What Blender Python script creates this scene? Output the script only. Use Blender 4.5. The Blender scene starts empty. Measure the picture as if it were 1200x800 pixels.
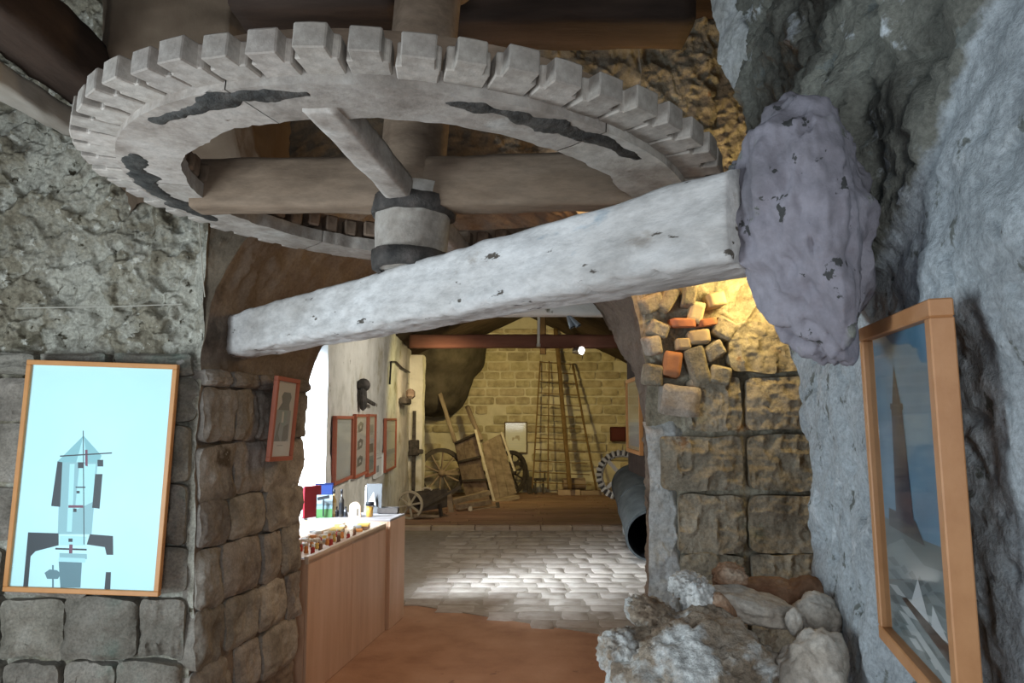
import bpy, bmesh, math, random
import numpy as np
from mathutils import Vector, Matrix
S = bpy.context.scene
COL = S.collection
PI = math.pi
# ------------------------------------------------------------------ camera
EYE = 2.0
cam = bpy.data.objects.new('camera', bpy.data.cameras.new('camera'))
COL.objects.link(cam)
cam.location = (0, 0, EYE)
PITCH = math.atan(.1)
cam.rotation_euler = (PI/2 + PITCH, 0, 0)
cam.data.sensor_width = 36
cam.data.lens = 27.0          # 900 px focal length on a 1200 px wide frame
cam.data.clip_start = .05
S.camera = cam
# ------------------------------------------------------------------ world, lights, exposure
W = bpy.data.worlds.new('world'); S.world = W; W.use_nodes = True
W.node_tree.nodes['Background'].inputs[0].default_value = (.62, .80, 1, 1)
W.node_tree.nodes['Background'].inputs[1].default_value = .35
S.view_settings.view_transform = 'Standard'
S.view_settings.look = 'None'
S.view_settings.gamma = 1
S.view_settings.use_curve_mapping = False
S.view_settings.exposure = 0.0


def light(name, kind, loc, to, energy, color, size=None, size_y=None, spot=None, blend=.5):
    d = bpy.data.lights.new(name, kind); d.energy = energy; d.color = color
    if kind == 'AREA':
        d.shape = 'RECTANGLE'; d.size = size; d.size_y = size_y or size
    elif size is not None:
        d.shadow_soft_size = size
    if kind == 'SPOT':
        d.spot_size = math.radians(spot); d.spot_blend = blend
    o = bpy.data.objects.new(name, d); COL.objects.link(o)
    o.location = loc
    o.rotation_euler = (Vector(to) - Vector(loc)).to_track_quat('-Z', 'Y').to_euler()
    return o


# daylight through the near doorway on the left behind the camera, and the door of the far room
light('daylight_near', 'AREA', (-3.0, 1.7, 1.45), (-.2, 3.3, 2.5), 88, (.80, .92, 1), 1.2, 1.5)
light('daylight_window', 'AREA', (.1, -1.9, 2.2), (-1.4, 4.2, 2.1), 62, (.90, .96, 1), 1.2, 1.6)
dd = light('daylight_door', 'AREA', (-3.6, 6.3, 3.2), (.5, 10.6, 0), 230, (.74, .87, 1), 1.7, 1.7); dd.data.spread = math.radians(46)
# warm lamps, and an added fill in the far room
light('pier_uplight', 'POINT', (1.52, 4.80, 3.16), (0, 0, 0), 6, (1, .78, .36), .03)
light('pier_lamp', 'POINT', (1.50, 4.70, 2.84), (0, 0, 0), 20, (1, .70, .26), .05)
light('arch_lamp', 'POINT', (.72, 4.62, 3.12), (0, 0, 0), 14, (1, .56, .24), .08)
light('floor_lamp_glow', 'SPOT', (-.2, 5.75, 2.8), (-.45, 5.9, 0), 62, (1, .68, .42), .10, spot=120, blend=1)
light('rear_wall_lamp', 'SPOT', (-.2, 15.6, 3.1), (.0, 20.5, 2.1), 340, (1, .78, .30), .10, spot=140, blend=1)
light('cart_lamp', 'SPOT', (-1.45, 14.0, 3.1), (-.7, 18.5, .5), 130, (1, .72, .42), .10, spot=130, blend=1)
light('far_room_fill', 'AREA', (.9, 9.6, 3.5), (-2.0, 11.0, 1.9), 70, (1, .93, .80), .8, .8)  # added unseen fill that brightens the limewashed left wall, no real fixture
light('side_wall_lamp', 'SPOT', (-.9, 13.3, 3.0), (-2.0, 14.5, 2.3), 60, (1, .86, .36), .06, spot=130, blend=1)


# ------------------------------------------------------------------ helpers
def at(px, py, Y):
    """point of the place at depth Y that a sight line from the eye passes through"""
    a = (px-600)/900; b = (400-py)/900
    c, s = math.cos(PITCH), math.sin(PITCH)
    r = Vector((a, c-b*s, s+b*c))
    return r*(Y/r.y) + Vector((0, 0, EYE))


def hsh(i, j, k, seed):
    h = (i*374761393 + j*668265263 + k*2147483647 + seed*974634777) & 0xffffffff
    h = ((h ^ (h >> 13))*1274126177) & 0xffffffff
    h = ((h ^ (h >> 15))*2246822519) & 0xffffffff
    return ((h ^ (h >> 16)) & 0xffffff)/float(0xffffff)


def vnoise(P, seed=0):
    f = np.floor(P).astype(np.int64); t = P-f; t = t*t*t*(t*(t*6-15)+10)
    r = 0
    for a in (0, 1):
        for b in (0, 1):
            for c in (0, 1):
                w = (t[..., 0] if a else 1-t[..., 0])*(t[..., 1] if b else 1-t[..., 1])*(t[..., 2] if c else 1-t[..., 2])
                r = r + w*hsh(f[..., 0]+a, f[..., 1]+b, f[..., 2]+c, seed)
    return r*2-1


def fbm(P, scale, octv=4, seed=0, gain=.5, ridge=False):
    P = np.asarray(P, float)*scale; a = 1; r = 0; n = 0
    for o in range(octv):
        v = vnoise(P+o*17.3, seed+o)
        if ridge: v = 1-2*np.abs(v)
        r = r+a*v; n += a; a *= gain; P = P*2.03
    return r/n


def worley(P, scale, seed=0):
    P = np.asarray(P, float)*scale
    f = np.floor(P).astype(np.int64)
    d1 = np.full(P.shape[:-1], 9.); d2 = d1.copy()
    for a in (-1, 0, 1):
        for b in (-1, 0, 1):
            for c in (-1, 0, 1):
                i, j, k = f[..., 0]+a, f[..., 1]+b, f[..., 2]+c
                q = np.stack([i+hsh(i, j, k, seed+1), j+hsh(i, j, k, seed+2), k+hsh(i, j, k, seed+3)], -1)
                d = np.sqrt(((P-q)**2).sum(-1))
                d2 = np.minimum(d2, np.maximum(d, d1)); d1 = np.minimum(d1, d)
    return d1, d2


def sstep(a, b, x):
    t = np.clip((x-a)/(b-a), 0, 1); return t*t*(3-2*t)


def field(P, amp=.035):
    """shared continuous wobble of all masonry"""
    return amp*np.stack([fbm(P, 2.1, 3, 5)+.35*fbm(P, 9, 2, 6), fbm(P, 2.1, 3, 25)+.35*fbm(P, 9, 2, 26), fbm(P, 2.1, 3, 45)+.3*fbm(P, 9, 2, 46)], -1)


def tag(o, label=None, cat=None, group=None, kind=None):
    if label: o['label'] = label
    if cat: o['category'] = cat
    if group: o['group'] = group
    if kind: o['kind'] = kind
    return o


def thing(name, label, cat, loc=(0, 0, 0), rot=None, group=None):
    o = bpy.data.objects.new(name, None); COL.objects.link(o)
    o.empty_display_size = .1
    o.location = loc
    if rot is not None: o.rotation_euler = rot
    return tag(o, label, cat, group)


def link(name, me, parent=None, loc=None, rot=None, scale=None):
    o = bpy.data.objects.new(name, me); COL.objects.link(o)
    if parent: o.parent = parent
    if loc is not None: o.location = loc
    if rot is not None: o.rotation_euler = rot
    if scale is not None: o.scale = scale
    return o


def smooth(me, on=True):
    me.polygons.foreach_set('use_smooth', [on]*len(me.polygons)); me.update()


def grid_mesh(name, P, mat, closed=False, h=None, flip=False, sm=True):
    nu, nv = P.shape[:2]
    idx = np.arange(nu*nv).reshape(nu, nv)
    if closed: idx = np.concatenate([idx, idx[:, :1]], 1)
    a, b, c, d = idx[:-1, :-1], idx[1:, :-1], idx[1:, 1:], idx[:-1, 1:]
    F = np.stack([a, b, c, d] if not flip else [a, d, c, b], -1).reshape(-1, 4)
    me = bpy.data.meshes.new(name)
    me.from_pydata(P.reshape(-1, 3).tolist(), [], F.tolist())
    me.materials.append(mat)
    if h is not None:
        at_ = me.attributes.new('h', 'FLOAT', 'POINT'); at_.data.foreach_set('value', h.reshape(-1).astype(np.float32))
    smooth(me, sm)
    return me


def gnormal(P):
    du = np.gradient(P, axis=0); dv = np.gradient(P, axis=1)
    n = np.cross(du, dv); return n/np.maximum(np.linalg.norm(n, axis=-1, keepdims=True), 1e-9)


def patch(name, P, mat, side=1, detail=1.0, base=.035, flip=False, fade=None, style='rubble', lump=1.0, hfun=None):
    """weathered wall surface: P is a grid of points; detail relief runs along the normal"""
    P = P + field(P, base)
    N = gnormal(P)*side
    if style == 'rubble':
        d1, d2 = worley(P+.15*np.stack([fbm(P, 5, 2, 8)]*3, -1), 4.2, 3)
        st = sstep(.02, .35, d2-d1)
        h = fbm(P, 3.3, 4, 60)
        pl = sstep(-.05, .22, h)
        d = .030*lump*st + .022*pl + .014*fbm(P, 16, 3, 70) + .012*fbm(P, 9, 3, 75, ridge=True)
        pit = sstep(.45, .75, fbm(P, 13, 3, 80))
        fl = fbm(P, 7, 4, 140); f2 = fbm(P, 15, 3, 150)
        d = d-.035*pit+.014*sstep(-.02, .05, fl)+.010*sstep(.0, .06, f2)-.012*sstep(.2, .3, fbm(P, 22, 2, 160))
        pl = np.clip(.6*pl+.5*sstep(-.02, .05, fl), 0, 1)
    elif style == 'plaster':
        h = fbm(P, 2.2, 4, 90)
        pl = sstep(-.1, .3, h)
        pit = sstep(.30, .6, fbm(P, 20, 3, 95))
        d = .02*pl + .012*fbm(P, 9, 3, 92) + .010*fbm(P, 28, 3, 93) - .016*pit
    elif style == 'crag':
        h = fbm(P, 2.6, 4, 96)
        d = .055*fbm(P, 3.6, 4, 97, ridge=True) + .04*fbm(P, 9, 4, 98) + .012*fbm(P, 30, 2, 99)
        pl = sstep(-.1, .3, h)
    else:
        h = fbm(P, 4, 3, 60); pl = h*0
        d = .010*fbm(P, 10, 3, 70) + .004*fbm(P, 30, 2, 71)
    d = d*detail
    if hfun is not None: pl = hfun(P)
    if fade is not None: d = d*fade
    P = P+N*d[..., None]
    o = link(name, grid_mesh(name, P, mat, h=pl, flip=flip))
    return tag(o, kind='structure')


class B:
    """collects shapes into ONE mesh"""
    def __init__(s): s.bm = bmesh.new(); s.mi = 0
    def _done(s, geom):
        for f in {f for v in geom for f in v.link_faces}: f.material_index = s.mi
    def box(s, c, sz, rot=None, bev=0):
        M = Matrix.Translation(c) @ (rot.to_4x4() if rot is not None else Matrix()) @ Matrix.Diagonal((sz[0], sz[1], sz[2], 1))
        r = bmesh.ops.create_cube(s.bm, size=1, matrix=M)
        vs = r['verts']
        if bev:
            es = {e for v in vs for e in v.link_edges}
            q = bmesh.ops.bevel(s.bm, geom=list(es), offset=bev, segments=1, affect='EDGES')
            vs = q['verts']
        s._done(vs); return s
    def bar(s, a, b, w, h, up=(0, 0, 1), bev=0):
        a, b = Vector(a), Vector(b); x = (b-a); L = x.length; x.normalize()
        u = Vector(up); y = u.cross(x)
        if y.length < 1e-4: y = Vector((0, 1, 0)).cross(x)
        y.normalize(); z = x.cross(y)
        R = Matrix((x, y, z)).transposed()
        return s.box((a+b)/2, (L, w, h), R, bev)
    def cyl(s, a, b, r0, r1=None, n=16, caps=True):
        a, b = Vector(a), Vector(b); r1 = r0 if r1 is None else r1
        d = b-a; M = Matrix.Translation((a+b)/2) @ d.to_track_quat('Z', 'Y').to_matrix().to_4x4()
        r = bmesh.ops.create_cone(s.bm, cap_ends=caps, segments=n, radius1=max(r0, 1e-4), radius2=max(r1, 1e-4), depth=d.length, matrix=M)
        s._done(r['verts']); return s
    def tube(s, pts, r, n=8):
        for i in range(len(pts)-1): s.cyl(pts[i], pts[i+1], r, r, n)
        return s
    def sph(s, c, r, n=10, sc=(1, 1, 1)):
        q = bmesh.ops.create_uvsphere(s.bm, u_segments=n, v_segments=max(6, n//2+2), radius=r, matrix=Matrix.Translation(c) @ Matrix.Diagonal((sc[0], sc[1], sc[2], 1)))
        s._done(q['verts']); return s
    def poly(s, pts, th=None, ax=None):
        """flat polygon, or prism when th is given (extruded along ax)"""
        v = [s.bm.verts.new(p) for p in pts]
        f = s.bm.faces.new(v); f.material_index = s.mi
        if th:
            r = bmesh.ops.extrude_face_region(s.bm, geom=[f])
            nv = [e for e in r['geom'] if isinstance(e, bmesh.types.BMVert)]
            bmesh.ops.translate(s.bm, verts=nv, vec=Vector(ax)*th)
            s._done(nv)
        return s
    def lathe(s, prof, c=(0, 0, 0), n=24, M=None):
        M = M or Matrix.Translation(c); rings = []
        for r, z in prof:
            rings.append([s.bm.verts.new(M @ Vector((r*math.cos(2*PI*i/n), r*math.sin(2*PI*i/n), z))) for i in range(n)])
        for a, b in zip(rings, rings[1:]):
            for i in range(n):
                f = s.bm.faces.new((a[i], a[(i+1) % n], b[(i+1) % n], b[i])); f.material_index = s.mi
        return s
    def arc(s, r0, r1, z0, z1, a0, a1, n=12):
        vs = []
        for i in range(n+1):
            t = a0+(a1-a0)*i/n; c, q = math.cos(t), math.sin(t)
            vs.append([s.bm.verts.new((r*c, r*q, z)) for r, z in ((r0, z0), (r1, z0), (r1, z1), (r0, z1))])
        for a, b in zip(vs, vs[1:]):
            for k in range(4):
                f = s.bm.faces.new((a[k], a[(k+1) % 4], b[(k+1) % 4], b[k])); f.material_index = s.mi
        for q in (vs[0], vs[-1][::-1]):
            f = s.bm.faces.new(q[::-1]); f.material_index = s.mi
        return s
    def mesh(s, name, mats, sm=False, angle=None):
        bmesh.ops.recalc_face_normals(s.bm, faces=s.bm.faces)
        me = bpy.data.meshes.new(name); s.bm.to_mesh(me); s.bm.free()
        for m in (mats if isinstance(mats, (list, tuple)) else [mats]): me.materials.append(m)
        if sm:
            smooth(me)
            if angle is not None: me.set_sharp_from_angle(angle=math.radians(angle))
        return me
    def obj(s, name, mats, parent=None, loc=None, rot=None, sm=False, angle=None):
        return link(name, s.mesh(name, mats, sm, angle), parent, loc, rot)


def noisy(me, amp, scale, seed=0, octv=3):
    n = len(me.vertices); P = np.empty(n*3); me.vertices.foreach_get('co', P); P = P.reshape(n, 3)
    D = np.stack([fbm(P, scale, octv, seed), fbm(P, scale, octv, seed+11), fbm(P, scale, octv, seed+23)], -1)
    me.vertices.foreach_set('co', (P+amp*D).reshape(-1)); me.update()
    return me


def beam_mesh(name, L, w, h, mat, res=.03, amp=.008, seed=0, bev=.2, low=.5, endr=0, gouge=0, p=8):
    """hewn timber along local X, centred"""
    nx = max(4, int(L/res)); m = max(5, int(w/res)); k = max(5, int(h/res))
    ring = []
    for i in range(m): ring.append((-1+2*i/m, -1))
    for i in range(k): ring.append((1, -1+2*i/k))
    for i in range(m): ring.append((1-2*i/m, 1))
    for i in range(k): ring.append((-1, 1-2*i/k))
    R = np.array(ring)
    nrm = (np.abs(R[:, 0])**p+np.abs(R[:, 1])**p)**(1/p); R = R/nrm[:, None]
    R = R*(1-bev*.12*(np.abs(R[:, :1]*R[:, 1:])**2))
    x = np.linspace(-L/2, L/2, nx)
    P = np.zeros((nx, len(R), 3)); P[..., 0] = x[:, None]
    P[..., 1] = R[None, :, 0]*w/2; P[..., 2] = R[None, :, 1]*h/2
    if endr:
        t = np.clip((np.abs(x)-(L/2-endr))/endr, 0, 1); s_ = np.sqrt(np.clip(1-t**2*.75, 0, 1)); P[..., 1:] *= s_[:, None, None]
    Q = P*np.array([.35, 1, 1])
    D = np.stack([fbm(Q, 3, 3, seed)*0, fbm(Q, 3, 3, seed+1), fbm(Q, 3, 3, seed+2)], -1)*amp*low*2.5
    N = np.zeros_like(P); N[..., 1] = R[None, :, 0]; N[..., 2] = R[None, :, 1]
    f = amp*(fbm(P*np.array([.25, 1, 1]), 22, 3, seed+4))
    if gouge: f = f-gouge*sstep(.25, .6, fbm(P, 26, 3, seed+8))*sstep(.2, -.6, P[..., 2]/(h/2))
    P = P+D+N*f[..., None]
    # caps
    P = np.concatenate([np.repeat(P[:1].mean(1, keepdims=True), len(R), 1), P, np.repeat(P[-1:].mean(1, keepdims=True), len(R), 1)], 0)
    return grid_mesh(name, P, mat, closed=True, flip=False)


def beam(name, a, b, w, h, mat, parent=None, up=(0, 0, 1), **kw):
    a, b = Vector(a), Vector(b); x = b-a; L = x.length; x.normalize()
    y = Vector(up).cross(x)
    if y.length < 1e-3: y = Vector((0, 1, 0)).cross(x)
    y.normalize(); z = x.cross(y)
    o = link(name, beam_mesh(name, L, w, h, mat, **kw), parent)
    M = Matrix((x, y, z)).transposed().to_4x4(); M.translation = (a+b)/2
    o.matrix_local = M
    return o


# ------------------------------------------------------------------ materials
def mat(name, cols, scale=4, detail=8, rough=.85, bump=.3, bscale=30, patches=(), rnd=0, coord='world',
        stretch=(1, 1, 1), metal=0, hcol=None, spec=.3, dist=.0, bdist=.01, fine=None):
    m = bpy.data.materials.new(name); m.use_nodes = True
    nt = m.node_tree; N = nt.nodes; L = nt.links
    bs = N['Principled BSDF']; bs.inputs['Roughness'].default_value = rough
    bs.inputs['Metallic'].default_value = metal
    bs.inputs['Specular IOR Level'].default_value = spec
    if coord == 'world': src = N.new('ShaderNodeNewGeometry').outputs['Position']
    else: src = N.new('ShaderNodeTexCoord').outputs['Object']
    mp = N.new('ShaderNodeMapping'); mp.inputs['Scale'].default_value = stretch; L.new(src, mp.inputs['Vector'])
    v = mp.outputs['Vector']

    def noise(sc, det=detail, r=.6, dst=0.):
        n = N.new('ShaderNodeTexNoise'); n.inputs['Scale'].default_value = sc; n.inputs['Detail'].default_value = det
        n.inputs['Roughness'].default_value = r; n.inputs['Distortion'].default_value = dst; L.new(v, n.inputs['Vector']); return n.outputs['Fac']

    def ramp(fac, stops):
        r = N.new('ShaderNodeValToRGB'); e = r.color_ramp.elements
        while len(e) < len(stops): e.new(.5)
        for el, (p, c) in zip(e, stops): el.position = p; el.color = (*c, 1)
        L.new(fac, r.inputs['Fac']); return r.outputs['Color']

    def mix(f, a, b, mode='MIX'):
        x = N.new('ShaderNodeMix'); x.data_type = 'RGBA'; x.blend_type = mode
        if isinstance(f, (int, float)): x.inputs[0].default_value = f
        else: L.new(f, x.inputs[0])
        for k, q in ((6, a), (7, b)):
            if isinstance(q, tuple): x.inputs[k].default_value = (*q, 1)
            else: L.new(q, x.inputs[k])
        return x.outputs[2]
    n = len(cols)
    col = ramp(noise(scale, dst=dist), [(.30+.40*i/max(1, n-1), c) for i, c in enumerate(cols)])
    if hcol:
        a = N.new('ShaderNodeAttribute'); a.attribute_name = 'h'
        nn = noise(bscale*.5, 5)
        ad = N.new('ShaderNodeMath'); ad.operation = 'MULTIPLY_ADD'; L.new(nn, ad.inputs[0]); ad.inputs[1].default_value = .9; ad.inputs[2].default_value = -.45
        a2 = N.new('ShaderNodeMath'); a2.operation = 'ADD'; L.new(a.outputs['Fac'], a2.inputs[0]); L.new(ad.outputs[0], a2.inputs[1])
        rr = N.new('ShaderNodeMapRange'); rr.inputs[1].default_value = .35; rr.inputs[2].default_value = .75; L.new(a2.outputs[0], rr.inputs[0])
        pc = ramp(noise(scale*1.7), [(.35, tuple(c*.72 for c in hcol)), (.65, hcol)])
        col = mix(rr.outputs[0], col, pc)
    for (c, sc, th, w) in patches:
        nn = noise(sc, 6)
        r = N.new('ShaderNodeMapRange'); r.inputs[1].default_value = th; r.inputs[2].default_value = th+w; L.new(nn, r.inputs[0])
        col = mix(r.outputs[0], col, c)
    if fine:
        nn = noise(fine[0], 4, .7)
        col = mix(1.0, col, ramp(nn, [(.32, (fine[1],)*3), (.62, (1, 1, 1))]), 'MULTIPLY')
    if rnd:
        oi = N.new('ShaderNodeObjectInfo')
        hs = N.new('ShaderNodeHueSaturation'); L.new(col, hs.inputs['Color'])
        mr = N.new('ShaderNodeMapRange'); mr.inputs[3].default_value = 1-rnd; mr.inputs[4].default_value = 1+rnd; L.new(oi.outputs['Random'], mr.inputs[0])
        L.new(mr.outputs[0], hs.inputs['Value'])
        ml = N.new('ShaderNodeMath'); ml.operation = 'MULTIPLY'; ml.inputs[1].default_value = 7.31; L.new(oi.outputs['Random'], ml.inputs[0])
        fr = N.new('ShaderNodeMath'); fr.operation = 'FRACT'; L.new(ml.outputs[0], fr.inputs[0])
        m3 = N.new('ShaderNodeMapRange'); m3.inputs[3].default_value = .5-rnd*.05; m3.inputs[4].default_value = .5+rnd*.05; L.new(fr.outputs[0], m3.inputs[0])
        L.new(m3.outputs[0], hs.inputs['Hue'])
        col = hs.outputs['Color']
    L.new(col, bs.inputs['Base Color'])
    if bump:
        b = N.new('ShaderNodeBump'); b.inputs['Strength'].default_value = bump; b.inputs['Distance'].default_value = bdist
        L.new(noise(bscale, 8, .65), b.inputs['Height']); L.new(b.outputs[0], bs.inputs['Normal'])
    return m


def flat(name, c, rough=.6, metal=0, emit=0, spec=.3):
    m = bpy.data.materials.new(name); m.use_nodes = True; b = m.node_tree.nodes['Principled BSDF']
    b.inputs['Base Color'].default_value = (*c, 1); b.inputs['Roughness'].default_value = rough; b.inputs['Metallic'].default_value = metal
    b.inputs['Specular IOR Level'].default_value = spec
    if emit: b.inputs['Emission Color'].default_value = (*c, 1); b.inputs['Emission Strength'].default_value = emit
    return m


def glassm(name, grough=.06):
    m = bpy.data.materials.new(name); m.use_nodes = True; nt = m.node_tree; N = nt.nodes; L = nt.links
    N.remove(N['Principled BSDF']); out = N['Material Output']
    t = N.new('ShaderNodeBsdfTransparent'); g = N.new('ShaderNodeBsdfGlossy'); g.inputs['Roughness'].default_value = grough
    lw = N.new('ShaderNodeLayerWeight'); lw.inputs[0].default_value = .5; pw = N.new('ShaderNodeMath'); pw.operation = 'POWER'; pw.inputs[1].default_value = 4; L.new(lw.outputs['Facing'], pw.inputs[0]); fr = N.new('ShaderNodeMath'); fr.operation = 'MULTIPLY_ADD'; fr.inputs[1].default_value = .8; fr.inputs[2].default_value = .04; L.new(pw.outputs[0], fr.inputs[0])
    x = N.new('ShaderNodeMixShader'); L.new(fr.outputs[0], x.inputs[0]); L.new(t.outputs[0], x.inputs[1]); L.new(g.outputs[0], x.inputs[2]); L.new(x.outputs[0], out.inputs[0])
    return m


M_left = mat('rubble_left', [(.12, .10, .07), (.27, .24, .175), (.40, .37, .29)], 5, patches=[((.055, .050, .025), 2.3, .60, .10), ((.60, .58, .50), 12, .60, .05), ((.06, .05, .03), 14, .63, .05)], hcol=(.52, .50, .42), bump=.6, bscale=45, fine=(60, .55))
M_leftlow = mat('masonry_left', [(.14, .125, .10), (.26, .235, .195), (.36, .33, .285)], 4, patches=[((.13, .18, .14), 2, .56, .14), ((.48, .47, .43), 4.5, .66, .05)], bump=.6, bscale=50, rnd=.22, fine=(70, .6))
M_mortar = mat('mortar', [(.075, .068, .058), (.15, .14, .12)], 6, bump=.6, bscale=50)
M_soffit = mat('arch_plaster', [(.14, .10, .07), (.22, .17, .13), (.29, .235, .18)], 3, patches=[((.07, .05, .035), 2.0, .58, .12)], bump=.5, bscale=35, fine=(50, .7))
M_arch = mat('front_plaster', [(.07, .052, .035), (.125, .095, .065), (.17, .13, .09)], 3, hcol=(.46, .43, .36), patches=[((.15, .12, .08), 2.5, .62, .08)], bump=.5, bscale=40, fine=(50, .7))
M_pier = mat('pier_stone', [(.22, .19, .14), (.38, .34, .26), (.50, .46, .37)], 4, patches=[((.20, .23, .14), 1.6, .60, .10), ((.28, .17, .09), 5, .66, .05)], bump=.8, bscale=40, rnd=.08, fine=(50, .6), bdist=.015)
M_pierplaster = mat('pier_plaster', [(.36, .36, .34), (.55, .57, .56), (.62, .65, .66)], 5, bump=.5, bscale=50, fine=(45, .6))
M_tile = mat('terracotta', [(.42, .16, .09), (.52, .24, .13)], 6, bump=.4, rnd=.2)
M_brick = mat('yellow_brick', [(.46, .36, .22), (.58, .48, .32)], 6, bump=.4, rnd=.2)
M_right = mat('right_plaster', [(.26, .29, .29), (.40, .45, .46), (.50, .55, .57)], 3, patches=[((.17, .17, .14), 1.7, .60, .10), ((.30, .22, .14), 3.2, .70, .05)], hcol=(.52, .57, .60), bump=.7, bscale=60, fine=(75, .6))
M_crag = mat('crag', [(.10, .10, .085), (.20, .20, .17), (.28, .285, .25)], 3.4, patches=[((.40, .42, .40), 3, .63, .05), ((.13, .09, .06), 2.2, .60, .08)], bump=.8, bscale=50, fine=(60, .55), bdist=.015)
M_lump = mat('violet_plaster', [(.17, .16, .175), (.26, .245, .28), (.35, .335, .375)], 3, patches=[((.06, .06, .06), 16, .62, .02), ((.24, .25, .22), 4, .60, .08)], bump=.5, bscale=30, fine=(25, .8))
M_rear = mat('rear_stone', [(.27, .23, .14), (.42, .365, .24), (.52, .47, .33)], 5, bump=.5, bscale=30, rnd=.16)
M_rearmort = mat('rear_mortar', [(.52, .48, .36), (.66, .62, .49)], 3, bump=.5, bscale=20)
M_white = mat('limewash', [(.50, .49, .43), (.72, .71, .66), (.82, .81, .76)], 2.2, patches=[((.40, .36, .25), 1.1, .57, .12), ((.24, .22, .16), 5, .66, .05)], bump=.4, bscale=25)
M_reveal = mat('reveal', [(.80, .80, .78), (.88, .88, .86)], 2, bump=.2)
M_wheelw = mat('weathered_oak', [(.25, .21, .175), (.42, .375, .33), (.54, .50, .455)], 5, patches=[((.62, .60, .56), 3, .60, .12), ((.16, .12, .09), 7, .69, .05)], bump=.45, bscale=24, coord='obj', fine=(26, .72), rnd=.10)
M_wheelb = mat('brown_oak', [(.14, .095, .065), (.24, .17, .12), (.31, .23, .17)], 5, stretch=(.3, 1, 1), bump=.4, bscale=24, coord='obj', fine=(26, .72), rnd=.08)
M_grease = mat('old_grease', [(.018, .017, .016), (.05, .047, .043), (.10, .09, .08)], 14, bump=1, bscale=40, rough=.6, coord='obj')
M_iron = mat('rusty_iron', [(.03, .028, .027), (.075, .068, .062), (.13, .11, .10)], 12, bump=.9, bscale=35, rough=.7, metal=.25, coord='obj')
M_beam = mat('whitewashed_beam', [(.40, .37, .34), (.60, .58, .56), (.74, .73, .72)], 3.5, stretch=(.35, 1, 1), patches=[((.30, .26, .22), 5, .66, .06), ((.36, .44, .50), 3, .70, .04), ((.10, .085, .07), 19, .645, .03)], bump=.7, bscale=26, coord='obj', fine=(30, .7))
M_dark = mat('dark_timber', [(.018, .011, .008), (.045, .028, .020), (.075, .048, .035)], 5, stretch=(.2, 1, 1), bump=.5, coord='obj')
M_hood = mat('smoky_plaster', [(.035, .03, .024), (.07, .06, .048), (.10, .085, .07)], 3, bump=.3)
M_brownmass = mat('brown_plaster', [(.08, .052, .032), (.13, .09, .06), (.17, .125, .085)], 2, stretch=(1, 1, .5), bump=.3)
M_redbeam = mat('red_timber', [(.12, .05, .035), (.20, .09, .065)], 6, stretch=(.2, 1, 1), bump=.4, coord='obj')
M_oldwood = mat('cart_wood', [(.13, .095, .07), (.24, .185, .14), (.33, .27, .21)], 8, stretch=(.3, 1, 1), bump=.5, coord='obj', rnd=.15)
M_cartdark = mat('cart_dark', [(.035, .03, .028), (.085, .07, .06)], 8, bump=.5, coord='obj')
M_pale = mat('pale_wood', [(.34, .30, .25), (.50, .46, .40)], 8, stretch=(.3, 1, 1), bump=.4, coord='obj')
M_counter = mat('counter_board', [(.50, .30, .19), (.60, .38, .25), (.66, .44, .31)], 2, stretch=(3, 3, .35), bump=.12, rough=.5, coord='obj')
M_ctop = mat('counter_top', [(.62, .47, .34), (.70, .56, .42)], 3, bump=.05, rough=.45)
M_earth = mat('earth_floor', [(.30, .155, .09), (.40, .22, .13), (.46, .27, .17)], 2.2, patches=[((.24, .13, .08), 5, .66, .05)], bump=.35, bscale=22, rough=.75)
M_paver = mat('paver', [(.30, .25, .205), (.42, .36, .31), (.50, .45, .40)], 5, bump=.6, bscale=22, rnd=.08, rough=.7)
M_joint = mat('floor_joint', [(.27, .225, .18), (.38, .33, .28)], 7, bump=.5)
M_plank = mat('floor_plank', [(.15, .085, .06), (.23, .14, .10), (.29, .19, .145)], 5, stretch=(.3, 2, 1), bump=.3, rnd=.15, rough=.5)
M_kerb = mat('kerb', [(.36, .27, .20), (.48, .38, .30)], 6, bump=.4, rnd=.1)
M_boulder = mat('boulder', [(.19, .12, .07), (.44, .35, .26), (.62, .55, .47)], 5.5, patches=[((.80, .80, .77), 4.5, .51, .08), ((.12, .075, .045), 6, .66, .05)], bump=1, bscale=40, fine=(60, .55), bdist=.02)
M_coral = mat('white_stone', [(.42, .38, .34), (.72, .71, .68), (.82, .82, .79)], 9, bump=1, bscale=50, fine=(70, .55))
M_ochre = mat('ochre_stone', [(.16, .07, .035), (.30, .17, .10), (.46, .36, .27)], 6, bump=.7, bscale=30, fine=(40, .7))
M_beige = mat('beige_stone', [(.36, .30, .24), (.50, .44, .37), (.62, .58, .52)], 6, bump=.7, bscale=35, fine=(50, .65))
M_frame = mat('pine_frame', [(.42, .19, .075), (.54, .27, .12)], 8, stretch=(1, 1, 1), bump=.1, rough=.45, coord='obj')
M_frame2 = mat('orange_frame', [(.50, .22, .07), (.58, .28, .10)], 8, bump=.05, rough=.4)
M_redframe = flat('red_frame', (.42, .13, .075), .5)
M_glass = glassm('picture_glass'); M_matglass = glassm('satin_glass', .55)
M_steel = flat('steel', (.55, .56, .58), .35, .8)
M_black = flat('black', (.012, .012, .014), .5)
M_blue = mat('blue_drum', [(.10, .13, .22), (.16, .20, .30)], 6, bump=.2, rough=.5)
M_drum = mat('slate_drum', [(.03, .035, .035), (.055, .06, .06), (.085, .09, .09)], 6, bump=.2, rough=.6, coord='obj')
M_whitep = flat('white_paint', (.60, .60, .58), .6)
M_string = flat('string', (.42, .40, .34), .8)
M_lamp = flat('lamp_face', (1, .93, .82), .5, emit=14)
# ================================================================== STRUCTURE
def lin(a, b, n): return np.linspace(a, b, n)


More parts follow.
